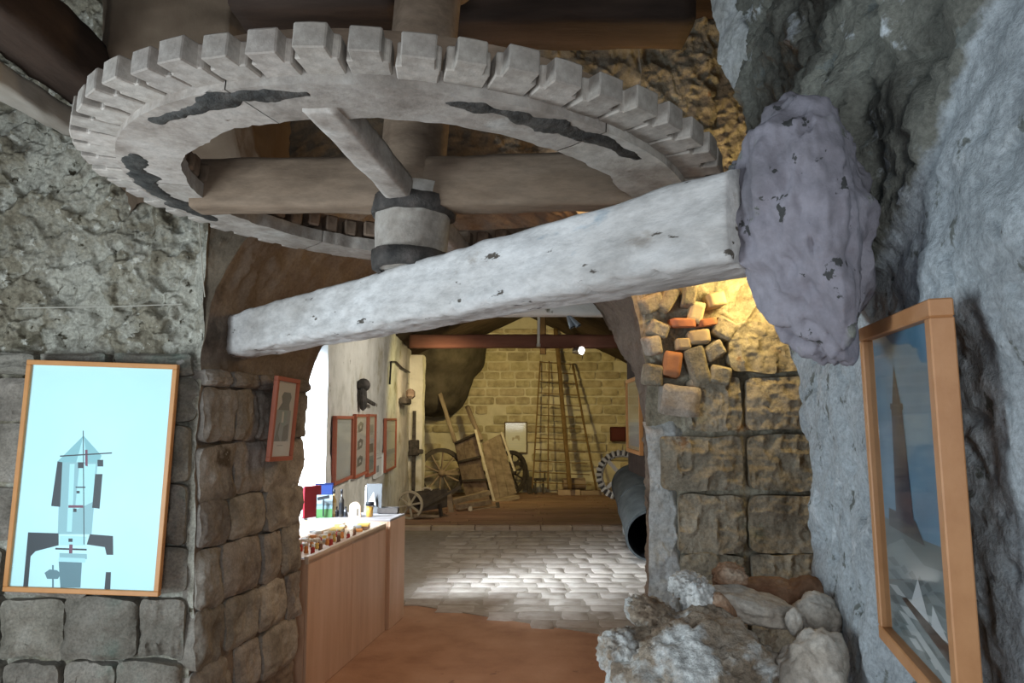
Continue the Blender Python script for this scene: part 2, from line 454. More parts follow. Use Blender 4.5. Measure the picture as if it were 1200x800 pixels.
XL, XR, ZS, ZA = -1.72, .88, 2.3, 3.62          # front arch
XL2, XR2, ZS2, ZA2 = -1.50, .94, 1.85, 3.25     # rear arch
def yfront(x): return 4.25+(x-XL)/(XR-XL)*.75
def yrear(x): return 5.5+(x-XL2)*.04


def arch_curve(n, xl, xr, zs, za, yf):
    leg = int(n*.28); arc = n-2*leg
    z1 = lin(-.05, zs, leg+1)[:-1]
    a = lin(PI, 0, arc)
    x = np.concatenate([np.full(leg, xl), (xl+xr)/2+(xr-xl)/2*np.cos(a), np.full(leg, xr)])
    z = np.concatenate([z1, zs+(za-zs)*np.sin(a), z1[::-1]])
    return np.stack([x, np.vectorize(yf)(x), z], -1), leg, arc


NT = 420
F, leg, arc = arch_curve(NT, XL, XR, ZS, ZA, yfront)
R_, _, _ = arch_curve(NT, XL2, XR2, ZS2, ZA2, yrear)
u = lin(0, 1, 90)[None, :, None]
P = F[:, None]*(1-u)+R_[:, None]*u
fade = np.ones(P.shape[:2]); uu = u[0, :, 0]; fade *= sstep(0, .08, uu)[None, :]
arch_o = patch('wall_arch', P, M_soffit, side=1, detail=.9, fade=fade, style='plaster')
# ragged rear rim
Pr = R_[:, None]*(1-u[:, :14]*0); k = lin(0, 1, 14)[None, :, None]
Pr = R_[:, None]+k*np.concatenate([np.zeros((NT, 1, 1)), np.full((NT, 1, 1), .10), np.zeros((NT, 1, 1))], -1)+k*(R_-np.array([-.28, 0, 1.4]))[:, None]*np.array([.12, 0, .12])
patch('wall_arch_rear', Pr, M_soffit, detail=1.2, style='plaster')
# masonry front above the arch
Fa = F[leg:leg+arc]
top = Fa.copy(); top[:, 2] = 4.75
v = lin(0, 1, 130)[None, :, None]
P = Fa[:, None]*(1-v)+top[:, None]*v
fd = sstep(0, .07, v[0, :, 0])[None, :]*sstep(0, 8, np.arange(arc))[:, None]*sstep(0, 8, np.arange(arc)[::-1])[:, None]
patch('wall_front', P, M_arch, side=-1, fade=fd, style='plaster', hfun=lambda P: sstep(-.35, .35, P[..., 0]+.5*fbm(P, 2.2, 4, 33)))
# left wall: rough rubble above, squared stones below
xs = lin(-3.42, XL, 270); zs_ = lin(-.05, 4.75, 760)
P = np.stack(np.broadcast_arrays(xs[:, None], 4.25+0*xs[:, None], zs_[None, :]), -1).astype(float)
fd = sstep(0, .09, (XL-xs))[:, None]*(.5+.5*sstep(2.2, 2.4, zs_))[None, :]
wall_left = patch('wall_left', P, M_left, side=-1, fade=fd, detail=1.15)
# pier to the right of the arch
xs = lin(XR, 2.7, 170); zs_ = lin(-.05, 4.75, 420)
P = np.stack(np.broadcast_arrays(xs[:, None], 5.0+0*xs[:, None], zs_[None, :]), -1).astype(float)
fd = sstep(0, .06, (xs-XR))[:, None]*(.5+.5*sstep(2.2, 2.4, zs_))[None, :]
wall_pier = patch('wall_pier', P, M_pier, side=-1, fade=fd, detail=.65)
# whitened plaster skin on the pier's inner edge
xs = lin(.865, 1.09, 40); zs_ = lin(0, 1.98, 240)
P = np.stack(np.broadcast_arrays(xs[:, None], 4.965+0*xs[:, None], zs_[None, :]), -1).astype(float)
e = fbm(P, 5, 3, 66)
P[..., 0] += .09*e*((xs[:, None]-.865)/.225); P[..., 1] += .05*sstep(.7, 1, (xs[:, None]-.865)/.225)+.05*sstep(1.9, 1.98, zs_[None])
patch('trim_1', P, M_pierplaster, side=-1, style='plaster', detail=.6)

# near right wall with its far edge, plaster below and crag above
zs_ = lin(-.05, 4.75, 330); nS = 330
s1 = lin(0, 1, nS)
P = np.zeros((nS, len(zs_), 3)); H = np.zeros((nS, len(zs_)))
yf = np.interp(zs_, [0, .97, 1.24, 2.0, 2.27, 2.5, 2.75, 3.3, 4.0, 4.8], [2.70, 2.72, 2.79, 3.0, 3.08, 2.98, 2.93, 2.95, 3.42, 3.5])
sl = np.interp(zs_, [0, 2.3, 2.9], [.12, .12, 0]); xa = np.interp(zs_, [0, 2.3, 2.9, 4.8], [.76, .76, .99, .97])
y0 = -1.9
for i, s in enumerate(s1):
    if s < .86:
        q = s/.86; q = q**.55
        P[i, :, 1] = y0+(yf-.05-y0)*q; P[i, :, 0] = xa+sl*np.maximum(P[i, :, 1], .4)
    else:
        q = (s-.86)/.14; ang = min(q/.35, 1)*PI/2
        P[i, :, 0] = xa+sl*yf+.05*(1-math.cos(ang))+max(0, q-.35)/.65*1.6; P[i, :, 1] = yf-.05+.05*math.sin(ang)
P[..., 2] = zs_[None]
P = P+field(P, .05)
N = -gnormal(P)
if N[40, 100, 0] > 0: N = -N
lim = 2.38+.16*(P[..., 1]-2.3)*-1.0+.10*fbm(P, 2.5, 4, 31)
lim = np.where(P[..., 1] < 1.75, lim+.9*(1.75-P[..., 1])*1.2, lim)
H = 1-sstep(-.05, .05, P[..., 2]-lim)
pit = sstep(.25, .55, fbm(P, 20, 3, 95))
d = H*(.012*fbm(P, 9, 3, 92)+.010*fbm(P, 28, 3, 93)-.014*pit+.012)+(1-H)*(.06*fbm(P, 3.6, 4, 97, ridge=True)+.035*fbm(P, 9, 4, 98)+.02*fbm(P, 24, 3, 99, ridge=True)+.01)
g_ = np.exp(-(((P[..., 1]-2.15)/.26)**2+((P[..., 2]-2.72)/.24)**2)); d = d+.15*g_
P = P+N*d[..., None]
wr = link('wall_right', grid_mesh('wall_right', P, None, h=H)); tag(wr, kind='structure')


def crag_mat():
    m = M_right.copy(); m.name = 'right_wall'
    return m


M_rw = mat('right_wall', [(.10, .10, .085), (.20, .20, .17), (.27, .275, .235)], 3.4, patches=[((.62, .66, .68), 7, .60, .06), ((.19, .205, .19), 12, .61, .04), ((.30, .23, .16), 2.6, .70, .04)], hcol=(.54, .59, .62), bump=.8, bscale=60, fine=(70, .6), bdist=.012)
nt = M_rw.node_tree
wr.data.materials.clear(); wr.data.materials.append(M_rw)

# swollen plaster that holds the beam end
bm = bmesh.new(); bmesh.ops.create_icosphere(bm, subdivisions=6, radius=1)
V = np.array([v.co[:] for v in bm.verts])
n0 = V/np.linalg.norm(V, axis=1, keepdims=True)
low = sstep(.1, -1, n0[:, 2])
r = 1+.12*fbm(n0, 1.6, 3, 12)+.06*fbm(n0, 2.5, 3, 14, ridge=True)
Q = n0*r[:, None]*np.array([.150, .20, .255])
Q[:, 0] *= np.where(n0[:, 0] > 0, 1.35, 1); Q[:, 1] += .22*np.maximum(0, n0[:, 0]); Q[:, 0] *= 1-.35*low; Q[:, 0] += .05*low; Q[:, 2] -= .07*low
P3 = Q+np.array([.735, 1.90, 2.50])
d1, d2 = worley(P3+.05*np.stack([fbm(P3, 6, 2, 8)]*3, -1), 6, 5)
Q = Q+n0*(.012*sstep(0, .25, d2-d1)-.022*sstep(.22, .45, fbm(P3*np.array([2.2, 2.2, .7]), 9, 3, 81))+.035*fbm(P3*np.array([1.5, 1.5, .6]), 5, 3, 83, ridge=True)+.022*fbm(P3*np.array([2, 2, .7])+.3, 8, 4, 84, ridge=True)+.006*fbm(P3, 12, 3, 6))[:, None]
for vtx, q in zip(bm.verts, Q): vtx.co = q
me = bpy.data.meshes.new('plaster_swelling'); bm.to_mesh(me); bm.free(); me.materials.append(M_lump); smooth(me)
tag(link('trim_2', me, loc=(.735, 1.90, 2.50)), kind='structure')
# pale vertical fillet above it
xs = lin(0, 1, 24); zs_ = lin(3.22, 4.2, 90)
P = np.stack(np.broadcast_arrays(.885+.085*xs[:, None]+.10*(1-sstep(0, .30, (zs_-3.22)))[None], np.interp(zs_, [3.2, 3.4, 4.2], [2.96, 3.02, 3.28])[None]-.22*xs[:, None]+.07*(np.abs(xs*2-1)**3)[:, None], zs_[None]), -1).astype(float)
patch('trim_3', P, M_pierplaster, side=1, style='plaster', detail=.8)

# plain closing walls, never in view from here
def slab(name, pts, m, th=.05, ax=(0, 0, 1)):
    o = B().poly([Vector(p) for p in pts], th, ax).obj(name, m); return tag(o, kind='structure')


slab('wall_alcove', [(2.65, 2.4, 0), (2.65, 5.1, 0), (2.65, 5.1, 4.8), (2.65, 2.4, 4.8)], M_soffit, .05, (1, 0, 0))
slab('wall_side', [(-3.3, 2.7, 0), (-3.3, 4.4, 0), (-3.3, 4.4, 4.8), (-3.3, 2.7, 4.8)], M_soffit, .05, (-1, 0, 0))
slab('floor', [(-4, -2.2, -.1), (3.8, -2.2, -.1), (3.8, 21, -.1), (-4, 21, -.1)], M_earth, .098)
# ceiling of the near room: dark boards
ceil = slab('ceiling', [(-3.4, -2.2, 4.72), (2.7, -2.2, 4.72), (2.7, 5.6, 4.72), (-3.4, 5.6, 4.72)], M_dark, .08)
bd = B().box((0, 0, 0), (7.6, .24, .04), bev=.006).mesh('board', M_dark)
for i in range(21):
    o = link('board', bd, ceil, (-.4+.03*math.sin(i*7), 0, 0)); o.location = (0, -.0+i*.262-1.0, 4.69+.01*math.sin(i*3))
# brown plastered hopper mass between the ceiling and the wheel
xs = lin(0, 1, 60); zs_ = lin(0, 1, 90)
pts = [(-2.35, 4.2), (-2.05, 3.75), (-1.42, 3.70), (-1.34, 3.8), (-1.30, 4.6)]
px_ = np.interp(xs, lin(0, 1, 5), [p[0] for p in pts]); py_ = np.interp(xs, lin(0, 1, 5), [p[1] for p in pts])
P = np.stack(np.broadcast_arrays(px_[:, None], py_[:, None]+.0*zs_[None], 3.15+1.6*zs_[None]), -1).astype(float)
P[..., 1] += .35*(1-sstep(0, .25, zs_))[None]
patch('trim_4', P, M_brownmass, side=1, style='smooth', detail=1.2)

# ---- far room
def wallquad(a, b, z0, z1, mt, name, res=.05, style='plaster', detail=.6, side=-1, base=.02):
    a, b = np.array(a), np.array(b); L = np.linalg.norm(b-a)
    xs = lin(0, 1, max(3, int(L/res))); zz = lin(z0, z1, max(3, int((z1-z0)/res)))
    P = np.zeros((len(xs), len(zz), 3)); P[..., :2] = (a+(b-a)*xs[:, None])[:, None]; P[..., 2] = zz[None]
    return patch(name, P, mt, side=side, detail=detail, base=base, style=style)


wallquad((-1.97, 8.2), (-2.25, 17.1), 0, 3.6, M_white, 'wall_far_left', .04)
wallquad((-2.25, 17.1), (-2.9, 17.1), 0, 4, M_white, 'wall_far_left.001', .06)
wallquad((-2.9, 17.1), (-2.9, 20.6), 0, 4, M_brownmass, 'wall_far_left.002', .08)
wallquad((-2.9, 8.25), (-1.97, 8.2), 0, 3.6, M_reveal, 'door_1', .05, detail=.25, base=.008)
wallquad((-1.95, 5.6), (-1.95, 6.2), 0, 3.6, M_white, 'wall_far_left.003', .06)
wallquad((-1.95, 6.2), (-2.9, 6.1), 0, 3.6, M_reveal, 'door_1.001', .08, detail=.25, base=.008)
slab('wall_far_left.004', [(-1.95, 6.15, 3.0), (-1.95, 8.25, 3.0), (-1.95, 8.25, 4.5), (-1.95, 6.15, 4.5)], M_white, .9, (-1, 0, 0))
wallquad((2.2, 5.6), (3.35, 20.6), 0, 3.6, M_white, 'wall_far_right', .08, side=1)
for nm_, q in (('wall_arch_back', [(XL2-.9, 5.7, 3.4), (XR2+1.6, 5.7, 3.4), (XR2+1.6, 5.7, 4.75), (XL2-.9, 5.7, 4.75)]),
               ('wall_arch_back.001', [(XL2-1.9, 5.62, 0), (XL2-.09, 5.62, 0), (XL2-.09, 5.62, 3.45), (XL2-1.9, 5.62, 3.45)]),
               ('wall_arch_back.002', [(XR2+.12, 5.66, 0), (XR2+1.8, 5.66, 0), (XR2+1.8, 5.66, 3.45), (XR2+.12, 5.66, 3.45)])):
    slab(nm_, q, M_soffit, .05, (0, 1, 0))
# roof of the far room
for nm_, q in (('ceiling.001', [(.4, 5.65, 4.75), (.4, 20.7, 4.75), (-3.0, 20.7, 3.15), (-3.0, 5.65, 3.15)]), ('ceiling.002', [(.4, 5.65, 4.75), (.4, 20.7, 4.75), (3.6, 20.7, 3.2), (3.6, 5.65, 3.2)])):
    slab(nm_, q, M_dark, .06)
# rear wall: mortar bed plus individual stones
wall_back = wallquad((-2.95, 20.5), (3.5, 20.5), 0, 4.8, M_rearmort, 'wall_back', .06, detail=.5)


# ---- stones
def stone_mesh(name, mt, w, d, h, seed, nx=10, nz=7, amp=.012, edge=.25, relief=.0):
    xs = lin(-1, 1, nx); zz = lin(-1, 1, nz)
    X, Z = np.meshgrid(xs, zz, indexing='ij')
    p = 9; X2 = np.sign(X)*np.abs(X); m = (np.abs(X)**p+np.abs(Z)**p)**(1/p)
    mx = np.maximum(np.abs(X), np.abs(Z)); sc = np.where(mx > 0, mx/np.maximum(m, 1e-6), 1)
    X = X*sc; Z = Z*sc
    Y = -d/2*(1-edge*sstep(.72, 1.0, mx))
    P = np.stack([X*w/2, Y, Z*h/2], -1)
    o = np.array([seed*3.1, seed*1.7, 0])
    P[..., 1] += amp*1.3*fbm(P+o, 5, 4, 3)-relief*np.maximum(0, fbm(P+o, 9, 3, 4, ridge=True))
    P[..., 0] += amp*fbm(P+o, 4, 2, 13)*(mx > .5); P[..., 2] += amp*fbm(P+o, 4, 2, 17)*(mx > .5)
    # skirt back into the wall
    vs = P.reshape(-1, 3).tolist(); idx = np.arange(nx*nz).reshape(nx, nz); fs = []
    for i in range(nx-1):
        for k in range(nz-1): fs.append((idx[i, k], idx[i+1, k], idx[i+1, k+1], idx[i, k+1]))
    rim = list(idx[:, 0])+list(idx[-1, 1:])+list(idx[-2::-1, -1])+list(idx[0, -2:0:-1])
    b0 = len(vs)
    for r in rim: q = vs[r]; vs.append([q[0], d/2, q[2]])
    n = len(rim)
    for i in range(n): j = (i+1) % n; fs.append((rim[j], rim[i], b0+i, b0+j))
    fs.append(tuple(range(b0, b0+n)))
    me = bpy.data.meshes.new(name); me.from_pydata(vs, [], [tuple(int(x) for x in f) for f in fs]); me.materials.append(mt); smooth(me)
    me.set_sharp_from_angle(angle=math.radians(50))
    return me


rnd = random.Random(4)
left_st = [stone_mesh('stone', M_leftlow, .4, .09, .3, i, 30, 24, .030, .45, .022) for i in range(8)]
jamb_mt = mat('jamb_stone', [(.16, .135, .11), (.30, .265, .225), (.41, .375, .33)], 4, patches=[((.10, .075, .05), 2.5, .60, .08), ((.46, .45, .42), 5, .68, .04)], bump=.5, bscale=40, rnd=.20, fine=(60, .65))
jamb_st = [stone_mesh('stone', jamb_mt, .4, .10, .3, 20+i, 26, 20, .028, .45, .018) for i in range(8)]


def courses(x0, x1, z0, z1, hs, ws, gap=.012, jit=.5):
    z = z0; out = []
    while z < z1-.1:
        h = rnd.uniform(*hs)
        if z+h > z1-.06: h = z1-z
        x = x0-rnd.uniform(0, ws[0]*jit)
        while x < x1-.06:
            w = rnd.uniform(*ws); a, b = max(x, x0), min(x+w, x1)
            if x1-b < ws[0]*.5: b = x1; w = 9
            if b-a > .06: out.append(((a+b)/2, z+h/2, b-a-gap, h-gap))
            x += w
        z += h
    return out


for cx, cz, w, h in courses(-3.05, -1.75, .45, 2.36, (.25, .34), (.28, .50)):
    o = link('stone', rnd.choice(left_st), wall_left, (cx, 4.250+rnd.uniform(-.018, .012), cz), scale=(w/.4*rnd.choice((1, -1)) if 0 else w/.4, 1, h/.3))
    o.rotation_euler = (rnd.uniform(-.03, .03), rnd.uniform(-.03, .03), rnd.uniform(-.05, .05))
Fj = np.array([XL, 4.25]); Rj = np.array([XL2, 5.49]); dj = Rj-Fj; Lj = np.linalg.norm(dj); dj /= Lj
ang = math.atan2(dj[1], dj[0])
for cx, cz, w, h in courses(0.0, Lj, .35, 2.28, (.25, .33), (.28, .46)):
    p = Fj+dj*cx
    lean = max(0, cz-1.85)*.12
    o = link('stone', rnd.choice(jamb_st), arch_o, (p[0]+lean*cx/Lj-.018+rnd.uniform(-.01, .012), p[1], cz), scale=(w/.4, 1, h/.3))
    o.rotation_euler = (rnd.uniform(-.03, .03), rnd.uniform(-.03, .03), ang+rnd.uniform(-.04, .04))
# big squared blocks of the pier
rows = [(.30, .78), (.79, 1.15), (1.16, 1.525), (1.545, 1.895), (1.915, 2.27), (2.29, 2.62)]
for r, (z0, z1) in enumerate(rows):
    xsplit = [(.93 if r > 2 else 1.05, 1.475), (1.495, 2.02)] if r < 4 else ([(1.40, 2.02)] if r == 5 else [(1.12, 1.475), (1.495, 2.02)])
    for j, (x0, x1) in enumerate(xsplit):
        me = stone_mesh('stone', M_pier, x1-x0-.012, .15, z1-z0-.010, 50+r*3+j, 48, 36, .024, .13, .028)
        link('stone', me, wall_pier, ((x0+x1)/2, 5.0, (z0+z1)/2), (0, rnd.uniform(-.01, .01), 0))
# odd tiles, bricks and rubble packed in the pier's upper corner
for k, (px, py, w, h, rz, mt_) in enumerate([(763, 354, .15, .10, -25, 2), (783, 352, .16, .09, -60, 2), (807, 345, .10, .15, 8, 2), (816, 366, .09, .14, 15, 1), (799, 378, .15, .06, 0, 0), (826, 378, .12, .05, -8, 0),
                                            (848, 384, .13, .12, 30, 2), (818, 396, .14, .09, -4, 1), (800, 404, .09, .07, 0, 1), (787, 427, .12, .16, 10, 0), (815, 428, .13, .24, -18, 2), (796, 468, .26, .20, 4, 3),
                                            (770, 385, .12, .10, 20, 2), (765, 405, .10, .12, -12, 3), (765, 440, .11, .13, 6, 2), (835, 410, .12, .10, -30, 2), (842, 440, .15, .12, 15, 2), (838, 352, .12, .09, -12, 1)]):
    p = at(px, py, 4.955)
    mt2 = [M_tile, M_brick, M_pier, M_beige][mt_]
    me = stone_mesh('brick' if mt_ < 2 else 'stone', mt2, w, .14, h, 80+k, 12, 9, .010 if mt_ < 2 else .022, .25, .006)
    link('brick' if mt_ < 2 else 'stone', me, wall_pier, p, (rnd.uniform(-.1, .1), math.radians(rz), rnd.uniform(-.12, .12)))
# rear wall stones
rear_st = [stone_mesh('stone', M_rear, .5, .12, .24, 120+i, 6, 5, .02, .3) for i in range(6)]
for cx, cz, w, h in courses(-2.9, 3.3, .1, 4.4, (.22, .27), (.34, .75), gap=.035):
    if rnd.random() < .10: continue
    o = link('stone', rnd.choice(rear_st), wall_back, (cx, 20.49+rnd.uniform(-.015, .02), cz), scale=(w/.5, 1, h/.24))
# far room paving: uneven slabs, then the raised plank floor
floor2 = tag(B().poly([(-1.9, 8.75, -.02), (-1.2, 8.6, -.02), (.2, 7.75, -.02), (1.3, 7.1, -.02), (2.9, 6.5, -.02), (2.9, 14.2, -.02), (-1.9, 14.2, -.02)], .026, (0, 0, 1)).obj('floor.001', M_joint), kind='structure')
def paver_mesh():
    w, d = .36, .27; j = lambda a: rnd.uniform(-a, a)
    pts = [(-w/2, -d/2), (j(.05), -d/2+j(.012)), (w/2, -d/2), (w/2+j(.012), j(.04)), (w/2, d/2), (j(.05), d/2+j(.012)), (-w/2, d/2), (-w/2+j(.012), j(.04))]
    pts = [(x+j(.014), y_+j(.014)) for x, y_ in pts]
    V = [(x*.985, y_*.985, -.03) for x, y_ in pts]+[(x*.985, y_*.985, .018+j(.003)) for x, y_ in pts]+[(x*.90, y_*.88, .030+j(.003)) for x, y_ in pts]+[(j(.03), j(.03), .033+j(.003))]
    Fs = []
    for k in range(2):
        for i in range(8): q = (i+1) % 8; Fs.append((k*8+i, k*8+q, k*8+8+q, k*8+8+i))
    for i in range(8): Fs.append((16+i, 16+(i+1) % 8, 24))
    me = bpy.data.meshes.new('paving_stone'); me.from_pydata(V, [], Fs); me.materials.append(M_paver); smooth(me); return me


pav = [paver_mesh() for i in range(12)]
y = 6.75; r = 0
while y < 13.95:
    d = rnd.uniform(.24, .32) if y < 10 else rnd.uniform(.33, .42); x = -1.25+rnd.uniform(0, .2)
    while x < 2.75:
        w = rnd.uniform(.22, .52)
        lim_ = 8.55-.62*(x+1.2)
        if y+d/2 > lim_ and not (x < -1.0 and y < 8.45):
            o = link('paving_stone', rnd.choice(pav), floor2, (x+w/2, y+d/2, -.0205+rnd.uniform(-.004, .004)), (rnd.uniform(-.012, .012), rnd.uniform(-.012, .012), rnd.uniform(-.06, .06)), ((w-.012)/.36, (d-.012)/.27, 1))
        x += w
    y += d
floor3 = tag(B().box((.35, 17.4, .02), (6.5, 6.5, .08)).obj('floor.002', M_plank), kind='structure')
pl = B().box((0, 0, 0), (1, .22, .03), bev=.004).mesh('plank', M_plank)
for i in range(26):
    x = -2.9
    while x < 3.2:
        w = rnd.uniform(1.1, 2.2)
        link('plank', pl, floor3, (x+w/2, 14.32+i*.235, .066+rnd.uniform(-.003, .003)), scale=(w-.012, 1, 1)); x += w
kb = B().box((0, 0, 0), (1, .18, .09), bev=.012).mesh('kerb_stone', M_kerb)
x = -2.0
while x < 2.9:
    w = rnd.uniform(.45, .8); link('kerb_stone', kb, floor3, (x+w/2, 14.07, .035), scale=(w-.015, 1, 1)); x += w

# timbers of the far room
def lone(o, label, cat, group=None): return tag(o, label, cat, group)


lone(beam('ceiling_beam', (-1.6, 6.35, 2.90), (2.2, 6.3, 2.91), .16, .13, M_white, res=.06), 'pale limewashed timber crossing just behind the arch under the big beam', 'beam')
lone(beam('tie_beam', (-2.0, 15.0, at(600, 400, 15).z), (2.95, 15.0, at(600, 400, 15).z), .25, .26, M_redbeam, res=.08), 'long reddish brown timber spanning the far room below the roof', 'beam')
lone(beam('roof_post', (at(637, 370, 17).x, 17.4, 3.45), (at(637, 370, 17).x, 17.4, 4.5), .14, .2, M_dark, up=(0, 1, 0), res=.08), 'short dark upright timber above the reddish tie beam', 'post')
# hood: dark smoky corbelled vault in the far left corner
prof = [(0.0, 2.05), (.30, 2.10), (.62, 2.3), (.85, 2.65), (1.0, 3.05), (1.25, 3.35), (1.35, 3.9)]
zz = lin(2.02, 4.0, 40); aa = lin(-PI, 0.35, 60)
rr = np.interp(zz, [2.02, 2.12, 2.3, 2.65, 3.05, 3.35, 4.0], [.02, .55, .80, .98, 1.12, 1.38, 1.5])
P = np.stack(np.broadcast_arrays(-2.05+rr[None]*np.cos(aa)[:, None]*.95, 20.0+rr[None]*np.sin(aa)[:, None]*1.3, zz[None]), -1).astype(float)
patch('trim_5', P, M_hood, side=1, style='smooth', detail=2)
# stone column at the end of the left wall
wallquad((-1.97, 16.95), (-1.97, 17.5), 0, 3.4, M_white, 'trim_6', .05)
wallquad((-2.3, 16.95), (-1.97, 16.95), 0, 3.4, M_white, 'trim_7', .05)
# ================================================================== THE COG WHEEL
wheel = thing('cog_wheel', 'huge horizontal wooden cog wheel on its shaft, hanging above the whitewashed beam', 'cog wheel', (-.401, 3.073, EYE+.8625))
nz = Vector((.05, .025, 1)).normalized()
e1 = Vector((0, 1, 0)).cross(nz).normalized(); e2 = nz.cross(e1)
wheel.rotation_euler = Matrix((e1, e2, nz)).transposed().to_euler()
NC = 56; st = 2*PI/NC
cogs = []
for v_ in range(5):
    b = B(); g = .006
    rr0, rr1, rr2 = 1.085, 1.170, 1.228
    a = st/2-g/1.1; tw = st*.33+.004*math.sin(v_*3)
    pts = [(rr0, -a), (rr1, -a), (rr1+.004, -tw), (rr2, -tw*.95), (rr2, tw*.95), (rr1+.004, tw), (rr1, a), (rr0, a)]
    b.poly([(r*math.cos(t), r*math.sin(t), .026) for r, t in pts], .070, (0, 0, 1))
    bmesh.ops.bevel(b.bm, geom=b.bm.edges[:], offset=.004, segments=1, affect='EDGES')
    bmesh.ops.subdivide_edges(b.bm, edges=[e for e in b.bm.edges if e.calc_length() > .05], cuts=1, use_grid_fill=True)
    cogs.append(noisy(b.mesh('cog', M_wheelw), .004, 14, v_*5))
for i in range(NC):
    link('cog', cogs[i % 5], wheel, (0, 0, rnd.uniform(-.004, .004)), (0, 0, i*st+.02), (rnd.uniform(.992, 1.006),)*2+(1,))
# lower felloes with a worn inner edge
for i in range(6):
    a0, a1 = i*PI/3+.15+.002, (i+1)*PI/3+.15-.002; n = 40
    t = lin(a0, a1, n); q = lin(0, 1, 10)
    cs = np.stack([np.cos(t), np.sin(t), t*0], -1)
    ri = .872+.018*fbm(cs*1.0, 7, 3, 40)+.008*fbm(cs, 30, 2, 42)
    ring = []
    for r_, z_ in ((0, .0), (.33, -.001), (.66, .001), (1, 0), (1, .03), (1, .06), (.5, .06), (0, .06), (0, .03)):
        ring.append(np.stack([(ri*(1-r_)+1.093*r_)*np.cos(t), (ri*(1-r_)+1.093*r_)*np.sin(t), np.full(n, z_)], -1))
    P = np.stack(ring, 1); P = P+.0025*np.stack([fbm(P, 12, 3, 1), fbm(P, 12, 3, 2), fbm(P, 12, 3, 3)], -1)
    me = grid_mesh('felloe', P, M_wheelw, closed=True, flip=True, sm=True); me.set_sharp_from_angle(angle=math.radians(50))
    link('felloe', me, wheel)
for i in range(8):
    b = B().arc(.945, 1.083, .055, .165, i*PI/4+.005, (i+1)*PI/4-.005, 12)
    noisy_me = noisy(b.mesh('felloe', M_wheelb), .003, 9, i); link('felloe', noisy_me, wheel)
tl = noisy(B().box((0, 0, 0), (.10, .062, .075), bev=.008).mesh('cog_tail', M_wheelb), .004, 12)
for i in range(NC):
    a = (i+.5)*st
    link('cog_tail', tl, wheel, (.915*math.cos(a), .915*math.sin(a), .105+rnd.uniform(-.012, .012)), (0, 0, a+rnd.uniform(-.05, .05)), (rnd.uniform(.7, 1.15), 1, rnd.uniform(.8, 1.1)))
# greasy worn bands on the underside
for (a0, a1, r0, r1) in ((-134, -99, .995, 1.078), (-78, -38, .99, 1.072), (158, 207, .985, 1.085)):
    n = 160; t = np.radians(lin(a0, a1, n)); q = lin(0, 1, 12)
    wv = np.sin(lin(0, PI, n))**.35
    cs = np.stack([np.cos(t), np.sin(t), t*0], -1)
    mid = (r0+r1)/2+.022*fbm(cs, 9, 2, 5); hw = (r1-r0)/2*wv*(1+.9*fbm(cs, 14, 4, 6))
    rad = mid[:, None]+hw[:, None]*(q*2-1)[None]
    P = np.stack([rad*np.cos(t)[:, None], rad*np.sin(t)[:, None], -.010*np.sin(q*PI)[None]**.5*wv[:, None]+0*rad], -1)
    P[..., 2] -= .006*np.abs(fbm(P, 25, 3, 7)); P[..., 2] += .003
    o = link('grease_band', grid_mesh('grease_band', P, M_grease, flip=True), wheel); o['label'] = 'black encrusted band on the rim'
# spokes, in the wheel's own frame
wm = Matrix.Translation(wheel.location) @ wheel.rotation_euler.to_matrix().to_4x4()
beam('spoke', (-.93, .10, .07), (.95, -.20, .085), .13, .215, M_wheelb, wheel, res=.022, amp=.006, seed=2, p=14)
beam('spoke', (-.165, -.93, .03), (.13, .93, .03), .105, .09, M_wheelw, wheel, res=.018, amp=.006, seed=9, p=14)
link('shaft', noisy(B().cyl((-.02, 0, .02), (.02, .02, 1.95), .135, .15, 12).mesh('shaft', M_wheelb, True, 40), .006, 6), wheel)
# drum under the hub with its two iron hoops
cz0 = -.262
b = B().lathe([(.0, cz0), (.135, cz0), (.142, cz0+.02), (.150, cz0+.15), (.155, .07), (.0, .07)], n=36)
link('drum', noisy(b.mesh('drum', M_wheelw, True, 60), .006, 7, 3), wheel, (.0, .0, 0))
b = B().lathe([(.150, .0), (.172, .004), (.176, .035), (.172, .068), (.150, .074)], n=64)
o = link('iron_hoop', noisy(b.mesh('iron_hoop', M_iron, True), .008, 20, 3), wheel, (0, 0, -.05)); o['label'] = 'rusty iron hoop'
b = B().lathe([(.125, -.005), (.152, -.006), (.158, .03), (.157, .066), (.14, .07)], n=64)
o = link('iron_hoop', noisy(b.mesh('iron_hoop', M_iron, True), .006, 20, 8), wheel, (0, 0, cz0-.004)); o['label'] = 'rusty iron hoop'
link('pivot', B().cyl((0, 0, cz0-.06), (0, 0, cz0+.01), .045, .05, 16).mesh('pivot', M_iron, True, 40), wheel)
# hub sleeve higher up
link('hub', noisy(B().lathe([(.14, .95), (.20, .98), (.19, 1.25), (.15, 1.3), (.15, .95)], n=24).mesh('hub', M_brownmass, True), .01, 7), wheel)

